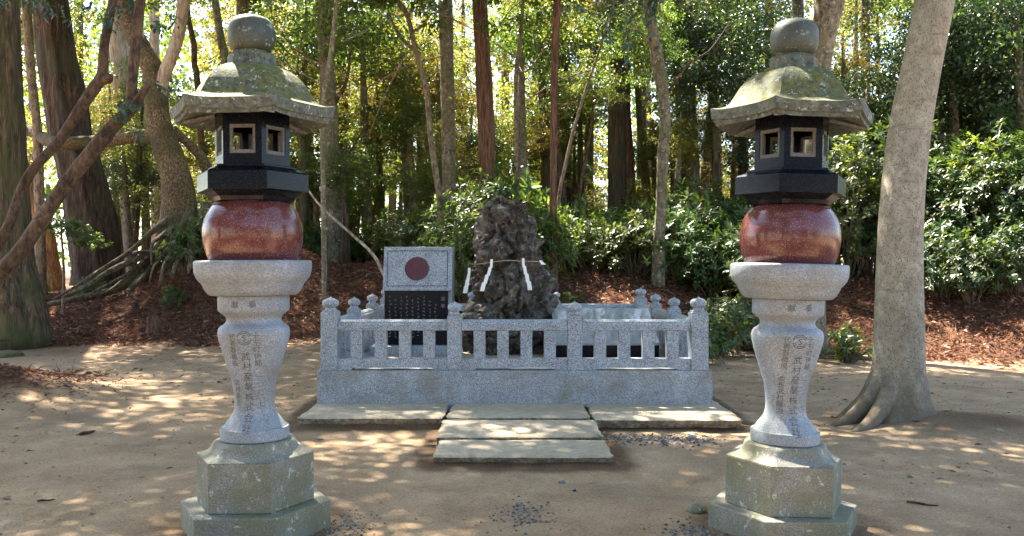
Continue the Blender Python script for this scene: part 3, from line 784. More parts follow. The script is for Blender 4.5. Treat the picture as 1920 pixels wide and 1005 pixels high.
def make_rock():
    zt = P(0, 369, RD)[2]; zb = .44
    nz, na = 190, 260
    V = []
    th = np.linspace(0, 2 * np.pi, na, endpoint=False)
    for k in range(nz):
        t = k / (nz - 1); z = zb + (zt - zb) * t
        l, r = rock_outline(z); cx, hw = (l + r) / 2, (r - l) / 2
        top = math.sqrt(max(0, 1 - max(0, (t - .93) / .075) ** 2))
        hd = (.52 - .20 * t) * top; hw = max(hw, .02)
        c, s = np.cos(th), np.sin(th)
        x = cx + hw * np.sign(c) * np.abs(c) ** .85; y = RD + .05 + hd * np.sign(s) * np.abs(s) ** .85
        V.append(np.stack([x, y, np.full(na, z)], 1))
    V = np.vstack(V)
    Nn = np.stack([np.tile(np.cos(th), nz), np.tile(np.sin(th), nz), np.zeros(len(V))], 1)
    x, y, z = V.T
    big = fbm(x * 2.6, y * 2.6, z * 2.2, 3, 3)
    lump = .5 - cell(x * 5.5 + big, y * 5.5, z * 4.6 + big, 11)
    lump2 = .5 - cell(x * 13, y * 13, z * 12, 21)
    rid = 1 - np.abs(fbm(x * 5, y * 5, z * 4, 4, 33)) * 3.2
    fine = fbm(x * 22, y * 22, z * 22, 3, 44)
    d = .24 * big + .20 * lump + .085 * lump2 - .11 * np.clip(rid, 0, 1) ** 2 + .05 * fine
    ledge = np.tanh(7 * fbm(x * 3.4 + z * 1.2, y * 3.4, z * 4.4 - x * 1.5, 3, 61)); d = d + .055 * ledge + .03 * np.tanh(8 * fbm(x * 8, y * 8, z * 8, 2, 71))
    side = np.abs(Nn[:, 0]) ** 4
    V = V + Nn * (d * (1 - .35 * side))[:, None]
    V[:, 2] += .05 * lump + .03 * fine
    Fc = [(k * na + i, k * na + (i + 1) % na, (k + 1) * na + (i + 1) % na, (k + 1) * na + i) for k in range(nz - 1) for i in range(na)]
    Fc.append(tuple((nz - 1) * na + i for i in range(na)))
    o0 = np.array((.03, RD, .447))
    Fq = np.array(Fc[:-1])
    o = mk('conglomerate_rock', V, [Fq, np.array([Fc[-1]])], M['rock'], origin=o0, loc=o0, sharp=70)
    tag(o, 'tall rugged brown conglomerate rock standing inside the granite fence', 'rock')
    return V
RV = make_rock()

def make_rope():
    pts_px = [(883, 494.5), (898, 495), (920, 492), (950, 488.5), (978, 489.5), (1013, 491)]
    front = []
    for x, y in pts_px:
        q = P(x, y, RD - .6)
        near = RV[(np.abs(RV[:, 0] - q[0]) < .05) & (np.abs(RV[:, 2] - q[2]) < .08)]
        yy = near[:, 1].min() - .02 if len(near) else RD
        front.append((x, y, min(yy, RD)))
    # keep the rope taut: it touches the rock's foremost points only
    ys = np.array([f[2] for f in front]); ys[1:-1] = np.minimum(ys[1:-1], np.interp(np.arange(1, 5), [0, 5], [ys[0], ys[-1]]) + 0)
    pts = [P(x, y, d) for (x, y, _), d in zip(front, ys)]
    back = [np.array((pts[-1][0] - .05, RD + .3, pts[-1][2])), np.array((.1, RD + .85, pts[-1][2] + .03)), np.array((pts[0][0] + .05, RD + .3, pts[0][2]))]
    o0 = pts[2]
    root = empty('sacred_rope', o0, 'thin straw rope tied round the rock with white zigzag paper streamers', 'rope')
    V, Fc = tube(pts + back + [pts[0]], [.0042] * (len(pts) + 4), 8, .02, .1)
    mk('cord', V, Fc, M['rope'], root, origin=o0)
    def shide(px, py, slant, hgt, seed):
        d = np.interp(px, [p[0] for p in pts_px], ys) - .02
        s = 1600 / d; w = 4.9 / s; n = 4; h = hgt / s / n; top = P(px, py - 3, d); parts = []
        x = top[0] - w / 2; z = top[2]; r = np.random.default_rng(seed)
        for k in range(n):
            wd = w * (1 + .22 * k); sh = slant / s * (1 if k else .25); dy = -.012 * k
            a = np.array([(x, d + dy, z), (x + wd, d + dy - .004, z), (x + wd + sh, d + dy - .010, z - h * 1.12), (x + sh, d + dy - .006, z - h * 1.12)])
            b = a + np.array((0, .002, 0)); parts.append((np.vstack([a, b]), [(0, 3, 2, 1), (4, 5, 6, 7), (0, 1, 5, 4), (1, 2, 6, 5), (2, 3, 7, 6), (3, 0, 4, 7)]))
            x += sh + (slant * .45) / s; z -= h
        V, Fc = join(parts); mk('paper_streamer', V, Fc, M['paper'], root, origin=o0, smooth=False)
    shide(880, 505, -2.0, 46, 1); shide(922, 489, -4.3, 58, 2); shide(981, 487, 2.4, 58, 3); shide(1013.5, 491, .8, 8, 4)
make_rope()

# ------------------------------------------------------------------ foliage meshes (shared between the plants of a kind)
def crown_mesh(name, matl, seed, rx=3, ry=3, rz=2.4, clumps=90, per=95, cr=.55, flat=.45, L=.15, W=.5, up=.8, shell=.55, rich=False):
    r = np.random.default_rng(seed)
    u = rdir(clumps, r); rad = (r.random(clumps) ** shell)[:, None]
    C = u * rad * np.array((rx, ry, rz)) * (1 + .25 * r.normal(size=(clumps, 1)) * .5)
    n = clumps * per
    ci = np.repeat(np.arange(clumps), per)
    sz = r.uniform(.6, 1.35, clumps)[ci][:, None]
    off = r.normal(size=(n, 3)) * .5 * cr * sz; off[:, 2] *= flat
    hd = np.hypot(off[:, 0], off[:, 1]); off[:, 2] -= .35 * hd ** 2 / cr
    Pt = C[ci] + off
    Dv = nrm(off * np.array((1, 1, .4)) + .5 * rdir(n, r) * cr + np.array((0, 0, -.15)))
    Nv = nrm(np.array((0, 0, up)) + rdir(n, r) * .75)
    V, Fc = leaf_arrays(Pt, Dv, Nv, L * r.uniform(.6, 1.3, n), W, .15, rich)
    # twigs from the middle to the clumps
    tw = []
    sel = r.choice(clumps, min(clumps, 26), replace=False)
    me = mesh_of(name, V, Fc, matl, smooth=True)
    return me

def shrub_mesh(name, matl, seed, rx=1.0, ry=.9, h=1.4, shoots=170, whorl=9, L=.14, W=.42):
    """leafy shoots on arching stems, each ending in a whorl of leaves"""
    r = np.random.default_rng(seed)
    a = r.uniform(0, 2 * np.pi, shoots); q = np.sqrt(r.random(shoots)); t = r.random(shoots)
    rad = q * (.55 + .45 * np.sin(np.pi * np.clip(t * .85 + .15, 0, 1)))
    Z = h * (.18 + .82 * t * (1 - .35 * q * q)) * r.uniform(.85, 1.08, shoots)
    C = np.stack([np.cos(a) * rad * rx, np.sin(a) * rad * ry, Z], 1) + r.normal(size=(shoots, 3)) * .05
    ax = nrm(np.stack([np.cos(a) * (.35 + q), np.sin(a) * (.35 + q), .55 + .8 * t], 1) + .35 * rdir(shoots, r))
    ref = rdir(shoots, r); e1 = nrm(np.cross(ax, ref)); e2 = np.cross(ax, e1)
    Pt, Dv, Nv = [], [], []
    for k in range(whorl):
        ph = (k * 2.39996 + r.uniform(-.3, .3, shoots))[:, None]; el = (.15 + .75 * (k / whorl)) + r.normal(size=(shoots, 1)) * .15
        o = e1 * np.cos(ph) + e2 * np.sin(ph); d = nrm(o * np.cos(el) + ax * np.sin(el) + np.array((0, 0, -.12)))
        Pt.append(C - ax * (.07 * (1 - k / whorl)) + o * .006); Dv.append(d); Nv.append(nrm(ax * 1.0 + np.array((0, 0, .5)) + .25 * rdir(shoots, r)))
    Pt, Dv, Nv = map(np.vstack, (Pt, Dv, Nv))
    V, Fc = leaf_arrays(Pt, Dv, Nv, L * r.uniform(.65, 1.2, len(Pt)), W, .18, True)
    # the stems
    sp = []
    for i in r.choice(shoots, min(shoots, 40), replace=False):
        b0 = np.array((C[i, 0] * .15, C[i, 1] * .15, -.1)); mid = (b0 + C[i]) / 2 + np.array((-C[i, 0] * .12, -C[i, 1] * .12, .08))
        sp.append(tube([b0, mid, C[i]], [.013, .009, .005], 5, .25, .05))
    SV, SF = join(sp)
    return mesh_of(name, V, Fc, matl, True), mesh_of(name + '_stem', SV, SF, M['stem'], True)

CR = {}
CR['yellow'] = [crown_mesh('crown', M['leaf_yellow'], 100 + k, 3, 3, 2.6, 84, 90, .62, .4, .16) for k in range(3)]
CR['mid'] = [crown_mesh('crown', M['leaf_mid'], 120 + k, 3, 3, 2.4, 84, 92, .6, .35, .15) for k in range(3)]
CR['dark'] = [crown_mesh('crown', M['leaf_dark'], 140 + k, 2.8, 2.8, 2.6, 110, 100, .6, .6, .14) for k in range(2)]
CR['brown'] = [crown_mesh('crown', M['leaf_brown'], 160 + k, 2.8, 2.8, 2.8, 90, 92, .6, .4, .13, .35) for k in range(2)]
CR['high'] = [crown_mesh('crown', M['leaf_mid'], 180 + k, 3.2, 3.2, 2.6, 62, 70, .7, .5, .19) for k in range(3)]
CR['canopy'] = [crown_mesh('crown', M['leaf_mid'], 190 + k, 3, 3, 2.0, 30, 300, .95, .4, .18, shell=.75) for k in range(3)]
SH = {}
SH['low'] = [shrub_mesh('foliage', M[('leaf_gloss', 'leaf_mid', 'leaf_gloss')[k]], 200 + k, 1.0, .9, 1.35, (140, 200, 150)[k], 9, (.165, .105, .14)[k], (.42, .5, .36)[k]) for k in range(3)]
SH['tall'] = [shrub_mesh('foliage', M[('leaf_glossd', 'leaf_mid', 'leaf_glossd')[k]], 220 + k, 1.15, 1.1, 3.0, (250, 330, 290)[k], 9, (.18, .115, .15)[k], (.42, .5, .36)[k]) for k in range(3)]
SH['small'] = [shrub_mesh('foliage', M['leaf_gloss'], 240 + k, .6, .55, .85, 70, 9, .13) for k in range(2)]
SH['dark'] = [shrub_mesh('foliage', M['leaf_glossd'], 260 + k, 1.0, .95, 1.7, 210, 9, .14) for k in range(2)]

_cnt = [0]
def place(name, me, parent, loc, scale=(1, 1, 1), rz=0.0):
    o = link(name, me, parent, loc); o.scale = scale; o.rotation_euler = (0, 0, rz); return o

def tree(name, label, trunk_px, bk, top=13.0, crown='high', crown_z=None, crown_s=1.0, limbs=2, flute=0., seg=14, group=None, cat='tree', flare=1.5, bumpk=.07, extra=None, ncrown=1, cut=None, canopy=()):
    """trunk_px: rows (px, py, half width px, D) from bottom to top, carried on down into the ground and up to `top`"""
    _cnt[0] += 1; sd_ = _cnt[0]; r = np.random.default_rng(1000 + sd_)
    pts = [P(a, b, d) for a, b, c, d in trunk_px]; rad = [c / F * d for a, b, c, d in trunk_px]
    d0 = pts[1] - pts[0]; b0 = pts[0]
    gz = float(ground_z(np.array([b0[0]]), np.array([b0[1]]), False)[0])
    if b0[2] > gz + .1:
        k = (b0[2] - gz); dirn = d0 / max(d0[2], .2); foot = b0 - dirn * k * np.array((.4, .4, 1)); foot[2] = gz
        gz = float(ground_z(np.array([foot[0]]), np.array([foot[1]]), False)[0]); foot[2] = gz - .05
        if k > .6:
            mid_ = foot + (b0 - foot) * min(.5, .5 / k); pts = [foot, mid_] + pts; rad = [rad[0] * flare, rad[0] * 1.08] + rad
        else:
            pts = [foot] + pts; rad = [rad[0] * flare] + rad
    foot = np.array(pts[0]); foot[2] = gz
    up = pts[-1] - pts[-2]; up = up / max(up[2], .3)
    if cut is None and top > pts[-1][2] + .5:
        h = top - pts[-1][2]
        pts += [pts[-1] + up * h * .5 * np.array((.7, .7, 1)), pts[-1] + up * h * np.array((.5, .5, 1))]; rad += [rad[-1] * .75, rad[-1] * .35]
    root = empty(name, foot, label, cat, group)
    parts = [tube(pts, rad, seg, .22, bumpk, flute, sd_)]
    tp = pts[-1]
    for k in range(limbs):
        z = tp[2] - r.uniform(1, 4.5); a = r.uniform(0, 6.28); b = np.array((tp[0], tp[1], z)); q = np.array((math.cos(a), math.sin(a), .5)) * r.uniform(1.2, 2.4)
        parts.append(tube([b, b + q * .5 + np.array((0, 0, .1)), b + q], [rad[-1] * 1.3, rad[-1] * .9, .02], 6, .4, .05, 0, sd_ + k))
    mk('trunk', *join(parts), bk, root, origin=foot)
    if extra:
        for nm, ex, mt in extra:
            mk(nm, *tube([P(a, b, d) for a, b, c, d in ex], [c / F * d for a, b, c, d in ex], 10, .15, .09, 0, sd_ + 5), mt or bk, root, origin=foot)
    if crown:
        for k in range(ncrown):
            me = CR[crown][(sd_ + k) % len(CR[crown])]
            cz = (crown_z if crown_z is not None else top - .6) - foot[2]
            off = (tp - foot) * np.array((1, 1, 0)) + np.array((r.normal() * .4 + (k * 2.2 if k else 0) * (-1) ** k, r.normal() * .4, 0))
            s = crown_s * r.uniform(.9, 1.15) * (.55 if crown == 'high' and trunk_px[0][3] >= 19.5 else 1)
            place('crown', me, root, (off[0], off[1], cz - k * .8), (s, s, s * r.uniform(.85, 1.1)), r.uniform(0, 6.28))
    for c in canopy:
        x, y, z, s = c
        q = np.array((x, y, z)); b = np.array((tp[0], tp[1], min(tp[2], z) - 1.5))
        mk('limb', *tube([b, (b + q) / 2 + np.array((0, 0, .3)), q], [.10, .07, .03], 7, .4, .05, 0, sd_), bk, root, origin=foot)
        place('crown', CR['canopy'][int(x * 10) % 3], root, q - foot, (s, s, s * .8), x * 3 + y)
    return root

# ------------------------------------------------------------------ trees one can tell apart
tree('cedar_tree', 'huge grey brown cedar at the left edge, its broad foot green with moss', [(8, 590, 72, 15), (-4, 500, 60, 15), (-8, 400, 55, 15), (-12, 200, 48, 15), (-18, 0, 44, 15)], M['cedar_grey'], flute=.08, seg=64, flare=1.12, top=14, canopy=((-9, 14, 12, 1.0), (-7, 12.2, 10, .55), (-10.5, 11.5, 11, 1.0)))
tree('cedar_tree', 'thick dark cedar leaning behind the twisted branches, second from the left edge', [(188, 535, 40, 20), (172, 420, 42, 20), (146, 300, 38, 20), (132, 255, 37, 20), (110, 127, 34, 20), (93, 0, 29, 20)], M['cedar_dark'], flute=.10, seg=64, flare=1.25, top=15)
tree('cedar_tree', 'small orange cedar glowing in the sun between the two big left cedars', [(98, 548, 24, 24), (92, 490, 19, 24), (84, 430, 15, 24), (40, 300, 12, 24), (-10, 100, 10, 24)], M['cedar_orange'], crown='yellow', top=12, flute=.04)
tree('conifer_tree', 'pale straight trunk behind the gnarled tree, sunlit to its reddish foot', [(237, 490, 17, 27), (236, 400, 16.5, 27), (231, 250, 17, 27), (222, 60, 18, 27), (220, 0, 17, 27)], M['pale_trunk'], top=16)
tree('conifer_tree', 'slimmer pale trunk just right of the sunlit pale one, partly behind the gnarled tree', [(293, 400, 9.5, 31), (291, 250, 9.5, 31), (290, 0, 9, 31)], M['pale_trunk'], top=16)
tree('slender_tree', 'slender mossy stem standing in front of the two big left cedars', [(72, 300, 9, 18.5), (68, 220, 8, 18.5), (57, 127, 8, 18.5), (50, 10, 8, 18.5), (46, -40, 7, 18.5)], M['stem'], top=9, crown='mid', crown_s=.5, flare=1.2)
gn = tree('gnarled_tree', 'gnarled golden barked tree on a bank of bare roots left of the olive roofed lantern', [(338, 400, 32, 18.3), (332, 335, 27, 18.3), (316, 287, 26, 18.3), (297, 223, 22, 18.3), (285, 127, 20, 18.3), (248, 60, 17, 18.3), (232, 0, 16, 18.3)], M['golden_bark'], top=9.5, crown='mid', crown_s=.8, seg=24, canopy=((-6, 15.5, 11, .6), (-4.6, 15.6, 12.5, .45), (-8, 20, 11, .9), (-5.6, 20.4, 12, .8), (-3.6, 20.6, 12, .6), (-7.6, 18.0, 11.6, .75)), flare=1.3, bumpk=.1,
     extra=[('branch', [(300, 262, 17, 18.3), (262, 254, 12, 18.3), (225, 262, 11, 18.2), (168, 266, 12, 18), (105, 268, 12, 17.8), (60, 248, 10, 18.9), (20, 228, 9, 18.7), (-30, 205, 8, 18.5)], None),
            ('branch', [(298, 180, 16, 18.3), (307, 143, 12, 18.2), (326, 95, 12, 18.1), (338, 50, 11, 18), (344, 0, 10.5, 17.9), (346, -50, 9, 17.8)], M['pale_trunk']),
            ('branch', [(322, 245, 12, 18.3), (345, 262, 8, 18.5), (370, 285, 9, 18.7), (389, 315, 10, 18.8), (400, 345, 11, 18.9)], None)])
def roots():
    r = np.random.default_rng(5); o0 = np.array(gn.location)
    paths = [[(360, 395), (330, 440), (265, 480), (215, 515), (160, 540), (128, 552)], [(350, 405), (300, 455), (255, 500), (205, 530), (170, 548)], [(365, 400), (330, 445), (300, 480), (290, 505), (284, 525)],
             [(380, 395), (370, 430), (345, 450), (325, 475), (305, 500), (300, 530)], [(395, 400), (410, 430), (385, 455), (352, 470), (332, 492), (318, 510)], [(420, 410), (440, 440), (410, 470), (380, 480)],
             [(345, 410), (305, 440), (283, 455), (278, 490)], [(340, 400), (290, 430), (240, 475), (190, 512), (140, 540), (105, 565)], [(365, 420), (355, 455), (362, 480), (352, 510)], [(330, 420), (300, 465), (262, 470), (258, 485)],
             [(385, 430), (395, 465), (420, 490), (440, 510)], [(310, 445), (270, 500), (240, 520), (200, 545), (180, 560)], [(400, 420), (430, 455), (450, 480)], [(300, 470), (260, 515), (215, 540), (150, 556), (60, 580), (0, 605)],
             [(350, 430), (320, 470), (312, 505), (322, 520)], [(335, 455), (285, 510), (250, 540), (235, 552)]]
    for k, pth in enumerate(paths):
        n = len(pth); D0 = 18.2 - .15 * r.random()
        w0 = r.uniform(4, 11); pts, rad = [], []
        for i, (x, y) in enumerate(pth):
            d = D0 - 1.5 * i / (n - 1); q = P(x, y, d)
            gz = float(ground_z(np.array([q[0]]), np.array([q[1]]), False)[0])
            pts.append(q + r.normal(size=3) * .05); rad.append((w0 * (1 - .72 * i / (n - 1))) / F * d)
        mk('root', *tube(pts, rad, 9, .1, .12, 0, k), M['root'], gn, origin=o0)
roots()

# twisted foreground tree whose stems lean in from the left edge
def twisted():
    o0 = np.array((-6.75, 9.2, float(ground_z(np.array([-6.75]), np.array([9.2]))[0])))
    root = empty('twisted_tree', o0, 'twisted dark brown tree leaning in from the left edge with bare crooked limbs', 'tree')
    A = [(-30, 505, 13, 9.3), (0, 452, 12, 9.4), (18, 418, 11, 9.4), (42, 352, 11, 9.5), (66, 312, 11, 9.5), (112, 262, 11, 9.6), (150, 205, 12, 9.6), (176, 166, 13, 9.6), (192, 140, 12, 9.6), (194, 95, 9.5, 9.6), (202, 45, 10, 9.7), (212, 0, 9, 9.7), (222, -70, 8, 9.8)]
    B = [(-190, 640, 22, 9.1), (-90, 590, 20, 9.1), (0, 510, 18, 9.1), (40, 468, 17, 9.1), (80, 410, 16, 9.1), (118, 352, 15, 9.1), (150, 312, 16, 9.1), (186, 268, 16, 9.1), (214, 234, 15, 9.1), (245, 206, 13, 9.1), (262, 182, 9, 9.05), (278, 156, 6.5, 9.0)]
    Cc = [(232, 222, 14, 9.1), (247, 190, 13, 9.1), (247, 158, 12.5, 9.1), (252, 105, 12, 9.15), (257, 60, 11.5, 9.2), (264, 0, 11, 9.2), (272, -80, 10, 9.3)]
    for nm, Q in (('trunk', B), ('branch', A), ('branch', Cc)):
        pts = [P(a, b, d) for a, b, c, d in Q]; rad = [.84 * c / F * d for a, b, c, d in Q]
        if nm == 'trunk': pts = [o0 - np.array((0, 0, .1))] + pts; rad = [rad[0] * 1.4] + rad
        mk(nm, *tube(pts, rad, 14, .07, .09, 0, 3), M['twist_bark'], root, origin=o0)
    mk('branch', *tube([P(195, 150, 9.6), P(204, 148, 9.55), P(207, 142, 9.5)], [.06, .05, .03], 8, .03, .08), M['twist_bark'], root, origin=o0)
    r = np.random.default_rng(12)
    Pt, Dv, Nv = [], [], []
    def spray():
        if Pt:
            V, Fc = leaf_arrays(np.array(Pt), np.array(Dv), np.array(Nv), .085 * r.uniform(.7, 1.25, len(Pt)), .4, .15, True)
            mk('leaf_spray', V, Fc, M['leaf_blue'], root, origin=o0)
        Pt.clear(); Dv.clear(); Nv.clear()
    for (x, y, n, s, d) in ((238, 198, 46, 22, 9.0), (225, 215, 30, 16, 9.0), (262, 250, 14, 14, 9.1), (305, 160, 16, 14, 9.2), (330, 175, 14, 12, 9.2), (150, 20, 30, 26, 9.4), (95, 20, 26, 18, 9.0), (62, 4, 30, 22, 9.0), (10, 5, 26, 18, 9.2), (200, 30, 26, 24, 9.5), (318, 36, 26, 20, 9.6), (232, 14, 26, 20, 9.3), (300, 50, 22, 18, 9.6), (215, 55, 10, 8, 9.5)):
        for k in range(n):
            Pt.append(P(x + r.normal() * s * .55, y + r.normal() * s * .40, d + r.normal() * .12)); Dv.append(nrm(r.normal(size=3) + np.array((0, -.2, -.5)))); Nv.append(nrm(r.normal(size=3) * .5 + np.array((0, -.4, .8))))
        spray()
twisted()
def twisted_canopy():
    root = [o for o in bpy.data.objects if o.name == 'twisted_tree'][0]; o0 = np.array(root.location)
    for (x, y, z, s) in ((-3.7, 11.4, 10, .85), (-5.4, 10.2, 8.5, .7), (-1.8, 12.3, 10.4, .75)):
        b = P(222, -70, 9.8); q = np.array((x, y, z))
        mk('limb', *tube([b, (b + q) / 2 + np.array((0, 0, .5)), q], [.05, .05, .03], 7, .4, .05, 0, 2), M['twist_bark'], root, origin=o0)
        place('crown', CR['canopy'][int(x * 10) % 3], root, q - o0, (s, s, s * .8), x)
twisted_canopy()

tree('slender_tree', 'dark crooked stem right of the gnarled tree, level with the lantern roof eave', [(372, 175, 6, 22), (364, 120, 5.5, 22), (364, 85, 5.5, 22), (354, 40, 5, 22), (350, 0, 5, 22)], M['twist_bark'], top=10, crown='mid', crown_s=.6, flare=1.2)
tree('slender_tree', 'pale slim trunk just left of the olive roofed lantern finial', [(424, 130, 8, 24), (417, 90, 7, 24), (409, 40, 7, 24), (403, 0, 7, 24)], M['lichen_bark'], top=11, crown='yellow', crown_s=.6, flare=1.2)
tree('conifer_tree', 'tan trunk rising directly behind the finial of the olive roofed lantern', [(474, 420, 26, 25), (472, 200, 24, 25), (467, 0, 22, 25)], M['golden_bark'], top=15)
tree('broadleaf_tree', 'grey lichen covered trunk just right of the olive roofed lantern', [(632, 470, 17, 21), (627, 376, 14, 21), (619, 250, 16, 21), (612, 120, 15, 21), (607, 0, 14, 21)], M['lichen_bark'], top=13,
     extra=[('branch', [(612, 150, 4, 21), (580, 110, 2.5, 20.8), (552, 92, 1.6, 20.7), (525, 60, 1, 20.6)], M['stem']), ('branch', [(625, 200, 4, 21), (650, 150, 3, 20.8), (658, 90, 2, 20.7), (672, 30, 1.2, 20.6)], M['twist_bark']), ('branch', [(560, 98, 1.6, 20.7), (570, 60, 1.2, 20.7), (600, 30, .8, 20.7)], M['stem']), ('branch', [(628, 330, 3, 21), (665, 270, 2, 20.8), (690, 225, 1.2, 20.7)], M['twist_bark'])])
tree('slender_tree', 'thin pale stem crossing in front of the grey lichen covered trunk by the lantern', [(606, 330, 5, 15), (604, 260, 5, 15), (608, 190, 5.5, 15), (618, 120, 5, 15), (626, 50, 4, 15), (631, 0, 4, 15)], M['lichen_bark'], top=8.5, crown='mid', crown_s=.55, flare=1.2, limbs=3)
tree('cedar_tree', 'dark cedar standing close behind the grey lichen covered trunk', [(655, 480, 22, 26), (650, 420, 18, 26), (643, 300, 14, 26), (638, 117, 12, 26), (634, 0, 11, 26)], M['cedar_dark'], top=14, flute=.05)
tree('cedar_tree', 'short reddish cedar trunk under foliage left of the flag tablet', [(697, 420, 15, 29), (698, 350, 13.5, 29), (699, 270, 13, 29), (700, 100, 11, 29)], M['cedar'], top=12, crown='brown', crown_z=8.6, crown_s=.7)
tree('broadleaf_tree', 'distant mossy trunk above the flag tablet, left of the thin curved tree', [(768, 420, 11, 31), (764, 340, 10, 31), (758, 260, 10, 31), (752, 80, 9, 31)], M['golden_bark'], top=12, crown='yellow', crown_z=8.5, crown_s=.9)
tree('broadleaf_tree', 'small distant brown trunk right above the flag tablet', [(795, 420, 6, 33), (797, 330, 6, 33), (800, 220, 5, 33)], M['cedar_grey'], top=10, crown='yellow', crown_z=8, crown_s=.7)
tree('slender_tree', 'thin tree curving in an arc above the flag tablet', [(824, 370, 6, 18), (818, 330, 5.8, 18), (807, 250, 5.5, 18), (799, 167, 5.5, 18), (779, 92, 5, 18), (765, 33, 4.5, 18), (745, 0, 4, 18), (715, -40, 3.5, 18)], M['stem'], top=8.4, crown='mid', crown_s=.7, flare=1.2, limbs=3,
     extra=[('branch', [(778, 95, 3.5, 18), (755, 75, 3, 18.2), (735, 40, 2.5, 18.3), (728, 20, 2, 18.4)], None), ('branch', [(772, 60, 3, 18), (790, 50, 2.5, 17.9), (805, 30, 2, 17.8)], None)])
tree('broadleaf_tree', 'straight grey lichen spotted trunk left of the red cedar behind the rock', [(844, 430, 14.5, 20), (842, 390, 13, 20), (840, 209, 12.5, 20), (835, 0, 14, 20)], M['lichen_bark'], top=13, canopy=((-2.5, 17, 12.5, .9),))
tree('cedar_tree', 'tall straight red barked cedar rising behind the rock', [(918, 380, 18, 19), (914, 334, 15.5, 19), (908, 167, 15.5, 19), (900, 0, 13.5, 19)], M['cedar'], extra=[('branch', [(903, 90, 2.5, 19), (935, 50, 1.6, 18.9), (960, 15, 1.1, 18.8), (985, 0, .8, 18.8)], M['stem']), ('branch', [(908, 170, 2, 19), (880, 150, 1.3, 18.9), (868, 120, .9, 18.8)], M['stem'])], top=14, flute=.07, seg=34, flare=1.2, canopy=((-.5, 17.8, 13, .9), (1.5, 16.5, 12, .8)))
tree('slender_tree', 'thin bare stem between the red cedar and the slim red trunk', [(968, 320, 4, 18), (968, 240, 4, 18), (968, 138, 4.5, 18), (974, 90, 4, 18), (981, 0, 3.2, 18)], M['stem'], top=8.5, crown='mid', crown_s=.6, flare=1.2, limbs=3,
     extra=[('branch', [(970, 138, 3, 18), (990, 132, 2, 18), (1012, 105, 1.6, 17.9), (1030, 60, 1.3, 17.8), (1035, 40, 1, 17.8)], None)])
tree('cedar_tree', 'slim red trunk standing at the right shoulder of the rock', [(1036, 480, 8.5, 17), (1037, 418, 6.5, 17), (1038, 292, 6.5, 17), (1040, 125, 6.8, 17), (1044, 20, 7.5, 17), (1045, 0, 7.5, 17)], M['cedar'], top=11, flute=.05,
     extra=[('branch', [(1044, 200, 2.5, 17), (1065, 196, 2, 17), (1083, 191, 1.2, 17)], None), ('branch', [(1036, 178, 2, 17), (1015, 177, 1.5, 17), (985, 176, 1, 17)], None)])
tree('cedar_tree', 'dark cedar close behind the slim red trunk', [(1060, 380, 15, 26), (1058, 250, 12, 26), (1054, 80, 10, 26), (1052, 0, 9, 26)], M['cedar_dark'], top=13, crown='dark', crown_z=8.2, crown_s=.8)
tree('sapling', 'thin leaning pale sapling between the slim red trunk and the dark cedar pair', [(1049, 365, 3.5, 18), (1058, 320, 3.2, 18), (1074, 250, 3, 18), (1099, 167, 2.6, 18), (1130, 75, 2, 18), (1140, 30, 1.5, 18)], M['stem'], top=7, crown='mid', crown_s=.35, flare=1.2, limbs=0)
tree('sapling', 'thin dark sapling leaning left before the dark cedar pair', [(1087, 370, 3, 20), (1096, 310, 2.6, 20), (1109, 234, 2.2, 20), (1115, 170, 2, 20)], M['twist_bark'], top=6.4, crown='mid', crown_z=5.8, crown_s=.3, flare=1.2, limbs=0)
tree('cedar_tree', 'dark thick cedar trunk above the glossy shrubs right of the rock', [(1157, 400, 19, 22), (1157, 380, 18, 22), (1156, 250, 16, 22), (1155, 100, 14, 22), (1154, 0, 13, 22)], M['cedar_dark'], top=13, flute=.07, seg=30, crown='brown', crown_z=9.6, crown_s=.6)
tree('cedar_tree', 'brown cedar trunk pressed against the dark thick one above the glossy shrubs', [(1182, 400, 12, 23.5), (1178, 300, 11, 23.5), (1172, 200, 10, 23.5), (1170, 50, 9, 23.5)], M['cedar'], top=12, flute=.06)
tree('broadleaf_tree', 'bowed grey lichen trunk rising from the glossy shrubs right of the cedars', [(1236, 440, 11, 17), (1239, 397, 10, 17), (1243, 292, 10.5, 17), (1247, 209, 10.5, 17), (1235, 125, 12.5, 17), (1221, 40, 9.5, 17), (1216, 0, 9, 17)], M['lichen_bark'], extra=[('branch', [(1250, 180, 3, 17), (1290, 120, 2, 17), (1330, 95, 1.4, 17), (1370, 40, 1, 17)], M['twist_bark']), ('branch', [(1228, 90, 3, 17), (1200, 60, 2, 16.9), (1180, 10, 1.3, 16.9)], M['stem'])], top=10.5, flare=1.2, seg=18, canopy=((3.4, 15.5, 11, .95), (2.2, 13, 10, .8)))
tree('conifer_tree', 'tall mossy trunk behind the bowed grey trunk', [(1286, 420, 16, 24), (1283, 300, 13, 24), (1277, 150, 12.5, 24), (1270, 0, 13.5, 24)], M['cedar_grey'], top=14)
tree('broadleaf_tree', 'thick grey trunk rising behind the finial of the lichen roofed lantern', [(1525, 420, 24, 15), (1535, 200, 19, 15), (1541, 120, 17, 15), (1546, 60, 22, 15), (1556, 0, 27, 15), (1570, -60, 24, 15)], M['lichen_bark'], top=11, seg=20)
tree('cedar_tree', 'reddish trunk just left of the thick grey one above the lichen roofed lantern', [(1496, 430, 14, 22), (1496, 200, 12, 22), (1495, 0, 11, 22)], M['cedar'], top=13)
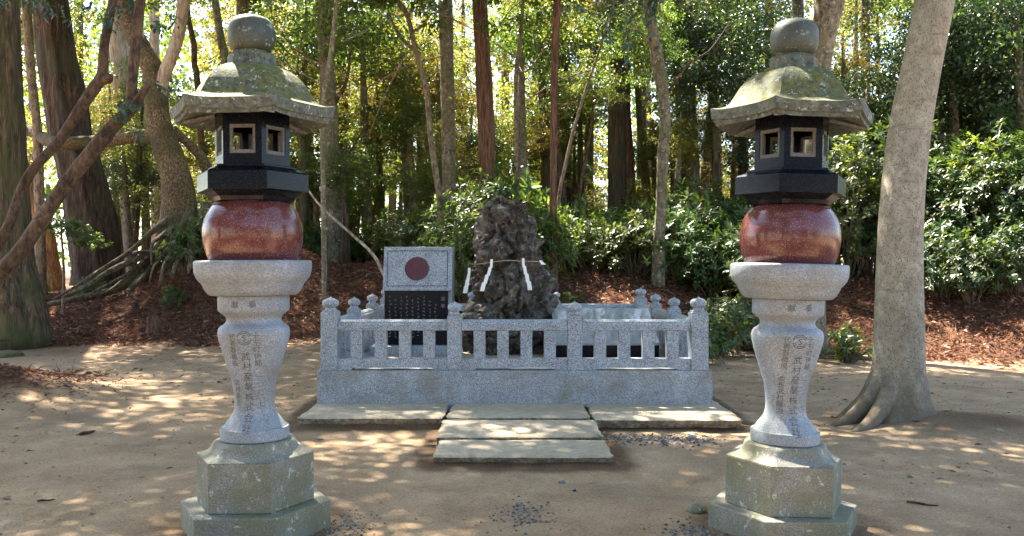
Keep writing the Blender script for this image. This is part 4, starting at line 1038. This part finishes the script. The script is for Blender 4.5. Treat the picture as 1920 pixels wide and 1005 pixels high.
for i, (x, d, w_, z) in enumerate(((560, 34, 9, 1), (735, 36, 8, 1), (945, 34, 9, 0), (1005, 30, 8, 2), (1200, 30, 10, 2), (1330, 27, 9, 2), (1385, 31, 10, 0), (1440, 28, 10, 2), (1620, 26, 10, 2), (1790, 25, 10, 2), (1870, 23, 11, 0), (145, 33, 10, 1), (500, 33, 10, 1), (25, 30, 11, 2))):
    tree('forest_tree', 'dim straight trunk deep in the wood behind the nearer trees', [(x, 420, w_, d), (x + 3, 250, w_ * .9, d), (x + 2, 0, w_ * .8, d)], M[('cedar', 'cedar_grey', 'cedar_dark')[z]], top=12 + i % 3, crown=None, group='dim trunks deep in the wood', limbs=1)

# ------------------------------------------------------------------ pale smooth tree in front, right
def pale_tree():
    D = 8.35
    o0 = np.array((P(1690, 0, D)[0], D, float(ground_z(np.array([3.8]), np.array([D]))[0])))
    root = empty('pale_tree', o0, 'big pale smooth barked tree leaning right behind the lichen roofed lantern, with spreading roots', 'tree')
    tk = [(1668, 815, 78, D), (1673, 785, 67, D), (1679, 752, 57, D), (1683, 718, 51, D), (1685, 689, 46, D), (1686, 610, 43.5, D), (1687, 497, 40.5, D), (1692, 373, 38.5, D), (1705, 249, 37, D), (1728, 124, 35, D), (1753, 0, 34.5, D), (1775, -110, 33, D + .1), (1790, -220, 31, D + .2), (1800, -420, 24, D + .3), (1790, -700, 14, D + .4)]
    pts = [P(*q[:2], q[3]) for q in tk]; rad = [q[2] / F * q[3] for q in tk]
    V, Fc = tube(pts, rad, 56, .05, .022, 0, 77)
    # buttresses swell out of the foot
    c = np.array([np.interp(V[:, 2], [p[2] for p in pts], [p[0] for p in pts]), np.full(len(V), D)]).T
    dx, dy = V[:, 0] - c[:, 0], V[:, 1] - c[:, 1]; ang = np.arctan2(dy, dx); h = np.clip((.62 - V[:, 2]) / .62, 0, 1)
    for a0, amp, wd in ((R(-158), .60, .30), (R(-120), .34, .26), (R(-75), .16, .3), (R(-25), .30, .35), (R(35), .35, .4), (R(100), .3, .4), (R(165), .4, .35)):
        da = np.angle(np.exp(1j * (ang - a0))); k = 1 + amp * h ** 2.1 * np.exp(-(da / wd) ** 2)
        V[:, 0] = c[:, 0] + (V[:, 0] - c[:, 0]) * k; V[:, 1] = c[:, 1] + (V[:, 1] - c[:, 1]) * k
    mk('trunk', V, Fc, M['pale_bark'], root, origin=o0)
    for q in ([(1660, 700, 17, D - .05), (1640, 738, 17, D - .1), (1618, 765, 15, D - .18), (1594, 786, 12, D - .25), (1562, 802, 7, D - .3)], [(1676, 705, 18, D - .12), (1664, 745, 18, D - .22), (1646, 776, 15, D - .36), (1624, 800, 11, D - .48), (1596, 816, 6, D - .6)], [(1714, 715, 18, D - .08), (1728, 755, 16, D - .12), (1742, 778, 11, D - .16), (1762, 790, 6, D - .2)]):
        mk('root', *tube([P(a, b, d) for a, b, c_, d in q], [c_ / F * d for a, b, c_, d in q], 12, .05, .08), M['pale_bark'], root, origin=o0)
    # a limb above the picture carries the drooping twigs seen at the top
    st = P(1783, -160, D); lim = [st, st + np.array((-1.0, -.1, .45)), np.array((1.9, 8.5, 5.25)), np.array((1.1, 8.4, 4.95)), np.array((.5, 8.4, 4.62))]
    mk('branch', *tube(lim, [.09, .07, .05, .03, .015], 10, .1, .06), M['pale_bark'], root, origin=o0)
    r = np.random.default_rng(3); Pt, Dv, Nv, tw = [], [], [], []
    for (x0, y0, x1, y1) in ((1050, -60, 1062, 22), (1090, -60, 1085, 20), (1120, -70, 1125, 30), (1150, -70, 1140, 62), (1165, -70, 1168, 95), (1180, -70, 1178, 118), (1210, -70, 1205, 30), (1235, -70, 1226, 40), (1225, -60, 1237, 88), (1195, -70, 1190, 60), (1140, -70, 1150, 25), (1250, -70, 1215, 20), (1160, -60, 1130, 75)):
        d = 8.4 + r.normal() * .12; a, b = P(x0, y0, d), P(x1, y1, d); a[2] = max(a[2], 4.5)
        mk('twig', *tube([a, (a + b) / 2 + np.array((.03, 0, .02)), b], [.008, .006, .003], 5, .1, 0), M['stem'], root, origin=o0); Pt, Dv, Nv = [], [], []
        for k in range(12):
            t = 1 - (k / 12) ** 1.2 * .62; q = a + (b - a) * t; Pt.append(q + r.normal(size=3) * .012)
            an = k * 2.4; Dv.append(nrm(np.array((math.cos(an) * .9, math.sin(an) * .6, -.55)) + r.normal(size=3) * .2)); Nv.append(nrm(np.array((0, -.6, .8)) + r.normal(size=3) * .45))
        V, Fc = leaf_arrays(np.array(Pt), np.array(Dv), np.array(Nv), .095 * r.uniform(.7, 1.2, len(Pt)), .42, .12, True)
        mk('leaf_spray', V, Fc, M['leaf_blue'], root, origin=o0)
    me = CR['high'][1]
    me = CR['canopy'][1]
    for (x, y, z, s) in ((4.9, 8.6, 8.2, .9), (6.5, 8.2, 7.2, .8), (3.0, 9.8, 8.8, .8), (.2, 10.5, 8.6, .8), (1.8, 11.5, 9.6, .7)):
        place('crown', me, root, np.array((x, y, z)) - o0, (s, s, s * .8), x)
pale_tree()

# ------------------------------------------------------------------ shrubs
def shrub(kind, px, D, s, label, group=None, sz=None, cat='shrub', name='shrub', dz=0.0):
    x = (px - 960) / F * D; z = float(ground_z(np.array([x]), np.array([D]), False)[0]) + dz
    _cnt[0] += 1; r = np.random.default_rng(4000 + _cnt[0])
    fo, stm = SH[kind][_cnt[0] % len(SH[kind])]
    root = empty(name, (x, D, z), label, cat, group, (0, 0, r.uniform(0, 6.28))); root.scale = (s, s, (sz or s) * r.uniform(.92, 1.1))
    link('foliage', fo, root); link('stem', stm, root)
    return root
G1 = 'glossy shrubs on the bank right of the rock'
for px, D, s in ((1062, 18.6, .9), (1110, 17.9, .95), (1150, 18.8, 1.15), (1190, 17.6, 1.0), (1230, 18.8, 1.2), (1268, 17.6, 1.1), (1305, 18.6, 1.25), (1340, 17.4, 1.1), (1378, 18.2, 1.3), (1415, 17.2, 1.15), (1130, 20.2, 1.35), (1210, 20.4, 1.4), (1290, 20.2, 1.5), (1370, 20, 1.55), (1440, 19.0, 1.5), (1090, 20.5, 1.3)):
    shrub('low', px, D, s, 'glossy leaved shrub in the thicket on the bank right of the rock', G1)
G2 = 'dense dark bushes at the right edge of the clearing'
for px, D, s, k in ((1585, 17.2, 1.0, 'tall'), (1630, 17.6, 1.05, 'tall'), (1770, 16.6, .95, 'tall'), (1830, 16.2, .9, 'tall'), (1890, 15.8, .95, 'tall'), (1950, 15.6, 1.0, 'tall'), (1740, 17.8, 1.15, 'tall'), (1800, 18.2, 1.2, 'tall'), (1870, 17.6, 1.2, 'tall'), (1940, 17.4, 1.2, 'tall'), (1560, 18.6, 1.1, 'tall'), (1610, 19.4, 1.2, 'tall'), (1500, 19.2, 1.0, 'tall'), (2010, 15.5, 1.1, 'tall'), (1690, 18.6, 1.1, 'tall')):
    shrub(k, px, D, s, 'tall dense dark green bush at the right edge of the clearing', G2)
for px, D, s in ((1768, 15.4, .75), (1822, 15.0, .7), (1905, 14.7, .75)):
    shrub('dark', px, D, s, 'low dark bush leaning out over the leaf litter behind the pale tree', 'low bushes along the right bank')
for px, D, s in ((880, 16.2, 1.0), (925, 17.0, 1.15), (975, 16.6, 1.1), (1012, 17.4, 1.05), (848, 17.4, .9), (950, 18.2, 1.3), (895, 18.2, 1.25)):
    shrub('low', px, D, s, 'sunlit bright leaved shrub behind the top of the rock', 'bright shrubs behind the rock', sz=s * 1.15)
for px, D, s in ((592, 22.0, 1.0), (640, 22.6, .9), (720, 21.8, .9), (765, 20.6, .95), (805, 19.6, .9), (560, 22, 1.2), (690, 22.8, 1.0), (835, 19.8, .9), (600, 24, 1.3), (745, 22.5, 1.1)):
    shrub('low', px, D, s, 'leafy shrub between the trunks behind the flag tablet', 'shrubs behind the flag tablet', sz=s * 1.05)
shrub('small', 1300, 13.3, .9, 'small pale leaved shrub behind the right corner of the fence')
shrub('small', 1345, 14.3, 1.1, 'small shrub at the foot of the bank, left of the lichen roofed lantern')
shrub('dark', 1400, 15.4, .8, 'dark shrub just behind the pedestal of the lichen roofed lantern')
shrub('small', 1590, 13.6, .7, 'small leafy shrub between the lichen roofed lantern and the pale tree')
shrub('small', 345, 17.3, .95, 'bright leaved shrub growing out of the bare roots', sz=1.0, dz=.25)
shrub('small', 388, 17.5, .95, 'bright leaved shrub on the root bank touching the lantern outline', dz=.3)
shrub('small', 325, 16.9, .5, 'little dark sprig low on the root bank', dz=.0)
shrub('small', 412, 16.9, .5, 'little sprig just left of the lantern bowl', dz=.1)
def sapling():
    x, y = P(117, 0, 16.9)[0], 16.9; z = float(ground_z(np.array([x]), np.array([y]), False)[0])
    root = empty('sapling', (x, y, z), 'thin sapling with a drooping leafy head in front of the orange cedar', 'sapling')
    h = P(0, 425, 16.9)[2] - z
    mk('trunk', *tube([(0, 0, -.1), (.03, 0, h * .5), (-.02, 0, h), (.1, 0, h + .35)], [.035, .028, .02, .01], 7, .2, .06), M['stem'], root)
    for dx, dz, s_ in ((.15, -.25, .75), (-.3, -.1, .6), (.55, -.45, .6)):
        place('foliage', SH['small'][0][0], root, (dx, 0, h + dz), (s_, s_, s_ * .7), dx * 9)
sapling()
shrub('small', 172, 18.0, .6, 'leafy sprout before the foot of the dark leaning cedar', sz=.7)
shrub('small', 60, 18.6, .6, 'small shrub behind the foot of the huge left cedar', sz=.9)

# fern by the foot of the slim red trunk
def fern():
    x, D = P(1062, 0, 15.6)[0], 15.6; z = float(ground_z(np.array([x]), np.array([D]))[0]); r = np.random.default_rng(2)
    Pt, Dv, Nv = [], [], []
    for k in range(11):
        a = k * 2 * math.pi / 11 + r.normal() * .2; L = r.uniform(.35, .5)
        for i in range(16):
            t = i / 16; q = np.array((math.cos(a) * L * t, math.sin(a) * L * t, .42 * math.sin(t * 2.1) * L / .45))
            for sgn in (-1, 1):
                Pt.append(q); Dv.append(np.array((-math.sin(a) * sgn + math.cos(a) * .5, math.cos(a) * sgn + math.sin(a) * .5, -.1))); Nv.append(np.array((0, 0, 1.)))
    V, Fc = leaf_arrays(np.array(Pt), np.array(Dv), np.array(Nv), .085, .3, .1, True)
    o = mk('fern', V, Fc, M['leaf_mid'], loc=(x, D, z)); tag(o, 'small feathery fern at the foot of the slim red trunk', 'fern')
fern()

# ------------------------------------------------------------------ the wood that fills the background
r = np.random.default_rng(77)
def fill(px, D, zc, s, kind, label, group):
    x = (px - 960) / F * D; gz = float(ground_z(np.array([x]), np.array([D]), False)[0]); _cnt[0] += 1
    root = empty('forest_tree', (x, D, gz), label, 'tree', group)
    h = zc - gz
    lean = r.normal(size=2) * .3
    mk('trunk', *tube([(0, 0, -.1), (lean[0] * .5, lean[1] * .5, h * .5), (lean[0], lean[1], h + .8)], [.10 + .012 * h, .08 + .008 * h, .03], 7, .6, .05, 0, _cnt[0]), M[('stem', 'lichen_bark', 'cedar_grey')[_cnt[0] % 3]], root)
    place('crown', CR[kind][_cnt[0] % len(CR[kind])], root, (lean[0], lean[1], h), (s, s, s * r.uniform(.8, 1.05)), r.uniform(0, 6.28))
FG = 'leafy trees filling the wood behind the clearing'
FL = {'yellow': 'yellow green leafy tree among many in the wood behind the clearing', 'mid': 'mid green leafy tree among many in the wood behind the clearing', 'brown': 'brownish feathery tree among many in the wood behind the clearing', 'dark': 'dark dense evergreen tree in the shade of the right hand wood'}
for k in range(64):
    lay = k % 3
    if k % 9 in (1, 5): continue
    D = (25, 33, 43)[lay] + r.uniform(-2.5, 3.5)
    px = ((k // 3 + .5) / 21.4 + r.uniform(-.02, .02)) * 2100 - 90 + lay * 30
    py = r.choice([-20, 80, 180, 270]) + r.uniform(-30, 30)
    z = CAMZ - (py - 502.5) / F * D
    kind = r.choice(['yellow', 'mid', 'brown'], p=[.46, .34, .20])
    if px > 1620 and lay < 2: kind = 'dark' if r.random() < .7 else 'mid'
    fill(px, D, max(z, 3.2), r.uniform(.62, .9) * (1 + .12 * lay), kind, FL[kind], FG + ' ' + kind)
for px, D, py, s in ((1790, 19.5, 60, .75), (1880, 19, 130, .8), (1840, 20.5, 210, .75), (1930, 18, 20, .8), (1760, 21, 170, .7), (1900, 21, 290, .7), (1660, 20.5, 220, .6), (1600, 22, 260, .6), (1350, 21, 150, .55), (1420, 21.5, 220, .6), (1310, 22, 60, .6), (1400, 23, 60, .7)):
    fill(px, D, CAMZ - (py - 502.5) / F * D, s, 'dark', FL['dark'], FG + ' dark')
for px, D, py, s, kd in ((560, 23, 80, .7, 'mid'), (690, 24, 40, .75, 'mid'), (720, 25, 200, .6, 'brown'), (650, 28, 200, .7, 'yellow'), (980, 22, 60, .55, 'mid'), (1090, 24, 200, .55, 'mid'), (520, 24, 250, .6, 'yellow'), (770, 26, 130, .7, 'yellow'), (950, 25, 220, .5, 'yellow')):
    fill(px, D, CAMZ - (py - 502.5) / F * D, s, kd, FL[kd], FG + ' ' + kd)

for k in range(34):
    px = r.uniform(420, 1480) if k % 4 else r.uniform(60, 420); D = r.uniform(20.5, 27); py = r.uniform(170, 390)
    kind = r.choice(['yellow', 'mid', 'brown', 'dark'], p=[.3, .3, .22, .18])
    fill(px, D, max(CAMZ - (py - 502.5) / F * D, 2.4), r.uniform(.26, .46), kind, {'yellow': 'small yellow green tree of the undergrowth behind the clearing', 'mid': 'small mid green tree of the undergrowth behind the clearing', 'brown': 'small brownish tree of the undergrowth behind the clearing', 'dark': 'small dark green tree of the undergrowth behind the clearing'}[kind], 'undergrowth trees ' + kind)
BG = 'trees standing behind the viewer'
for x, y, zc, s_ in ((-9.5, 1.0, 5.5, 1.25), (-10.5, -4.5, 6.5, 1.4), (-7.0, -9.0, 5.5, 1.35), (-2.5, -11.5, 4.6, 1.3), (2.5, -12.5, 4.4, 1.3), (7.0, -11.0, 4.4, 1.3), (11.5, -6.5, 3.8, 1.2), (-13, 5, 6.5, 1.4), (-7.5, 1.5, 11.0, 1.25), (-4.0, -3.5, 12.0, 1.3), (3.0, -2.5, 13.0, 1.2), (-5.5, -8, 11.5, 1.4)):
    _cnt[0] += 1
    root = empty('forest_tree', (x, y, 0), 'leafy tree standing behind the viewer, mirrored in the polished granite', 'tree', BG)
    mk('trunk', *tube([(0, 0, -.1), (.1, 0, zc * .5), (0, .1, zc + 1)], [.22, .17, .05], 9, .6, .06, 0, _cnt[0]), M['cedar_grey'], root)
    place('crown', CR['dark'][_cnt[0] % 2], root, (0, 0, zc), (s_, s_, s_), r.uniform(0, 6.28))

def shade_tree():  # added out of view so its crowns shade the sand near the camera
    root = empty('forest_tree', (-6.2, 2.6, 0), 'tall spreading tree added outside the left of the view to shade the near ground', 'tree')
    mk('trunk', *tube([(0, 0, -.1), (.1, .1, 5), (.4, .4, 10.5)], [.26, .2, .08], 10, .6, .06, 0, 3), M['cedar_grey'], root)
    for x, y, z, s_ in ((2.2, 1.9, 10, .95), (4.2, 3.9, 10.5, .85), (5.7, .4, 11, .9), (8.2, 2.9, 11.2, .85)):
        mk('limb', *tube([(.25, .2, 8), (x * .5, y * .5, z - .6), (x, y, z)], [.12, .08, .03], 7, .4, .05, 0, 4), M['cedar_grey'], root)
        place('crown', CR['canopy'][int(z * 2) % 3], root, (x, y, z), (s_, s_, s_ * .8), x)
shade_tree()

for k in range(22):
    px = 430 + 1040 * (k + .5) / 22 + r.uniform(-20, 20); D = r.uniform(23, 31); py = r.uniform(300, 400)
    kind = ('yellow', 'mid', 'yellow')[k % 3]
    fill(px, D, max(CAMZ - (py - 502.5) / F * D, 2.3), r.uniform(.24, .36), kind, {'yellow': 'small yellow green tree of the undergrowth behind the clearing', 'mid': 'small mid green tree of the undergrowth behind the clearing'}[kind], 'undergrowth trees ' + kind)

def far_woods():
    r = np.random.default_rng(9); n = 52000
    a = r.uniform(R(-52), R(52), n); d = r.uniform(54, 74, n)
    hgt = 3 + 18 * r.random(n) ** .8
    x, y = np.sin(a) * d, np.cos(a) * d
    keep = fbm(x * .22, hgt * .30, y * .1, 4, 3) > -.10
    Pt = np.stack([x, y, hgt - 2], 1)[keep]; n = len(Pt)
    V, Fc = leaf_arrays(Pt, nrm(r.normal(size=(n, 3)) + np.array((0, 0, -.3))), nrm(r.normal(size=(n, 3)) * .8 + np.array((0, 0, .8))), r.uniform(.35, .8, n), .55, .15, False)
    o = mk('far_woods', V, Fc, M['leaf_mid']); tag(o, 'far off wood seen as one pale green mass between the trunks', 'wood', kind='stuff')
far_woods()

# ------------------------------------------------------------------ litter, chips, gravel, stones, fallen wood
def bank_litter():
    r = np.random.default_rng(21); n = 210000
    x = r.uniform(-11, 11, n); y = r.uniform(10.5, 22, n)
    k, e = bank(x, y)
    keep = (e + .7 * fbm(x * 2.3, y * 2.3, oct=4, seed=31) + r.normal(size=n) * .25 > .0) & (r.random(n) < np.where(y > 19, .35, 1))
    x2, y2 = -6.1 + r.normal(size=5200) * .62, 9.6 + r.normal(size=5200) * .75
    x, y = np.concatenate([x[keep], x2]), np.concatenate([y[keep], y2]); n = len(x)
    z = ground_z(x, y) + r.uniform(.0, .055, n)
    d = r.normal(size=(n, 3)); d[:, 2] = d[:, 2] * .35 + .12
    V, Fc = leaf_arrays(np.stack([x, y, z], 1), d, np.array((0, 0, 1.)) + r.normal(size=(n, 3)) * .6, r.uniform(.035, .15, n) * np.where(y < 10.4, .6, 1), r.choice([.06, .10, .34], n, p=[.5, .35, .15]), .25, False)
    o = mk('leaf_litter', V, Fc, M['litter']); tag(o, 'reddish brown cedar needles and dead leaves covering the bank', 'leaf litter', kind='stuff')
bank_litter()

def chips():
    r = np.random.default_rng(22); n = 15000
    x = r.uniform(-9, 9, n); y = 2.5 + 15 * r.random(n) ** .8
    k, e = bank(x, y); keep = (e < .3) & ~((np.abs(x) < 2.2) & (y > 7.7) & (y < 13.2)) & ~((np.abs(x - .06) < .75) & (y > 6.1) & (y < 8)) & (r.random(n) < .25 + .75 * (np.abs(x) > 2.4))
    x, y = x[keep], y[keep]; n = len(x); z = ground_z(x, y) + .004
    d = r.normal(size=(n, 3)); d[:, 2] *= .12
    V, Fc = leaf_arrays(np.stack([x, y, z], 1), d, np.array((0, 0, 1.)) + r.normal(size=(n, 3)) * .3, r.uniform(.008, .042, n) * np.where(r.random(n) < .08, 2.6, 1), r.choice([.07, .14, .4, .6], n), .1, False)
    o = mk('ground_debris', V, Fc, M['chips']); tag(o, 'scattered dry leaf bits and bark chips on the sand', 'debris', kind='stuff')
chips()

ICO = None
def pebble(r, s):
    """a small faceted stone"""
    V, Fc = lathe([(.001, -.5), (.35, -.42), (.5, -.1), (.46, .2), (.28, .42), (.001, .5)], 7, False)
    V = V * np.array((1, .8, .62)) * (1 + .16 * r.normal(size=(len(V), 1))) * s
    a = r.uniform(0, 6.28); c, s_ = math.cos(a), math.sin(a)
    return np.stack([V[:, 0] * c - V[:, 1] * s_, V[:, 0] * s_ + V[:, 1] * c, V[:, 2]], 1), Fc

def gravel(cx, cy, sx, sy, n, s0, s1, label, seed):
    r = np.random.default_rng(seed); parts = []
    for k in range(n):
        x, y = cx + r.normal() * sx, cy + r.normal() * sy; s = r.uniform(s0, s1)
        V, Fc = pebble(r, s); parts.append((V + np.array((x, y, float(ground_z(np.array([x]), np.array([y]))[0]) + s * .1)), Fc))
    V, Fc = join(parts); o = mk('gravel', V, Fc, M['gravel'], smooth=False); tag(o, label, 'gravel', kind='stuff')
gravel(1.28, 7.42, .28, .14, 330, .012, .035, 'grey gravel spilled in front of the right paving stone', 1)
gravel(.06, 5.18, .10, .16, 220, .008, .022, 'small patch of grey grit in the sand between the lanterns', 2)
gravel(-.98, 4.88, .09, .16, 260, .006, .018, 'dark grit around the foot of the olive roofed lantern', 3)
gravel(1.02, 4.75, .09, .16, 260, .008, .024, 'dark grit around the foot of the lichen roofed lantern', 4)

def stone(px, py, size, m, label, seed, flat=.6, name='stone'):
    r = np.random.default_rng(seed)
    D = F * CAMZ / (py - 502.5)
    for _ in range(4):
        x = (px - 960) / F * D; z = float(ground_z(np.array([x]), np.array([D]))[0]); D = F * (CAMZ - z) / (py - 502.5)
    V, Fc = lathe([(.01, -.4), (.4, -.35), (.52, -.05), (.47, .2), (.30, .38), (.01, .44)], 18, False)
    V = V + .09 * np.stack([fbm(V[:, 0] * 3 + q, V[:, 1] * 3, V[:, 2] * 3, 3, seed + q) for q in range(3)], 1) * 2
    V = V * size * np.array((1, .8, flat))
    o = mk(name, V, Fc, m, loc=(x, D, z + size * flat * .15), sharp=50); tag(o, label, 'stone')
def pebbles():
    r = np.random.default_rng(31); parts = []
    for k in range(900):
        y = 3.2 + 12 * r.random() ** 1.3; x = r.uniform(-.75, .75) * y
        if (abs(x) < 2.2 and 7.6 < y < 13.2) or (abs(x) < .85 and 6.1 < y < 8): continue
        s_ = .005 + .016 * r.random() ** 3; V, Fc = pebble(r, s_); parts.append((V + np.array((x, y, float(ground_z(np.array([x]), np.array([y]))[0]) + s_ * .1)), Fc))
    o = mk('pebbles', *join(parts), M['slab'], smooth=False); tag(o, 'tiny pebbles strewn over the sand', 'pebbles', kind='stuff')
pebbles()
stone(1053, 906, .055, M['slab'], 'small pale stone on the sand in front of the nearest paving stone', 1, .9)
stone(1298, 822, .07, M['fence_base'], 'grey stone at the edge of the gravel before the right paving stone', 2, .8)
stone(14, 668, .50, M['root'], 'flat brown stone lying at the left edge below the bank', 3, .3)
stone(1306, 960, .12, M['plinth'], 'dark mossy stone beside the foot of the lichen roofed lantern', 4, .7)
stone(1077, 921, .025, M['cedar_dark'], 'tiny dark stone in the sand right of the small pale stone', 5, .8)

def log(name, pxs, label, m, rad, cat='branch', lift=.0):
    pts = [P(a, b, d) for a, b, d in pxs]; o0 = pts[0]
    o = mk(name, *tube(pts, [q / F * pxs[0][2] for q in rad], 8, .08, .08), m, origin=o0, loc=o0); tag(o, label, cat)
log('fallen_branch', [(560, 330, 17.5), (600, 385, 17.2), (660, 440, 17), (700, 478, 16.8), (722, 520, 16.6)], 'pale bare branch fallen slantwise between lantern and flag tablet', M['pale_trunk'], [1.6, 2.2, 2.6, 3, 3])
def ground_stick(px0, py0, px1, py1, rad, label, m, name='fallen_stick'):
    pts = []
    for t in np.linspace(0, 1, 6):
        px, py = px0 + (px1 - px0) * t, py0 + (py1 - py0) * t; D = F * CAMZ / (py - 502.5)
        for _ in range(6):
            x = (px - 960) / F * D; z = float(ground_z(np.array([x]), np.array([D]), False)[0]); D = F * (CAMZ - z - .02) / (py - 502.5)
        pts.append(np.array((x, D, z + .012 + .002 * math.sin(t * 7))))
    o = mk(name, *tube(pts, [rad * .8, rad, rad * .9, rad * .8, rad * .7, rad * .4], 7, .08, .1), m, origin=pts[0], loc=pts[0]); tag(o, label, 'stick')
ground_stick(70, 937, 103, 934, .007, 'short dark twig on the sand in the left foreground', M['twist_bark'])
ground_stick(1700, 938, 1760, 946, .008, 'thin dark twig on the sand in the right foreground', M['twist_bark'])
ground_stick(150, 812, 178, 806, .016, 'knobbly dark stick on the sand left of the lantern', M['twist_bark'])
ground_stick(0, 640, 150, 634, .016, 'long thin fallen stick along the foot of the left bank', M['twist_bark'])
ground_stick(1745, 645, 1800, 668, .02, 'bare stick lying on the right hand litter behind the pale tree', M['stem'])
ground_stick(1860, 672, 1920, 666, .025, 'thicker stick lying on the litter at the right edge', M['stem'])
def stump():
    q = P(288, 0, 16.2); x, y = q[0], 16.2; z = float(ground_z(np.array([x]), np.array([y]))[0])
    o = mk('tree_stump', *tube([(0, 0, -.1), (.01, 0, .12), (-.03, 0, .30)], [.16, .12, .10], 16, .05, .15, .08), M['cedar'], loc=(x, y, z)); tag(o, 'small brown stump sticking out of the litter on the left bank', 'stump')
stump()
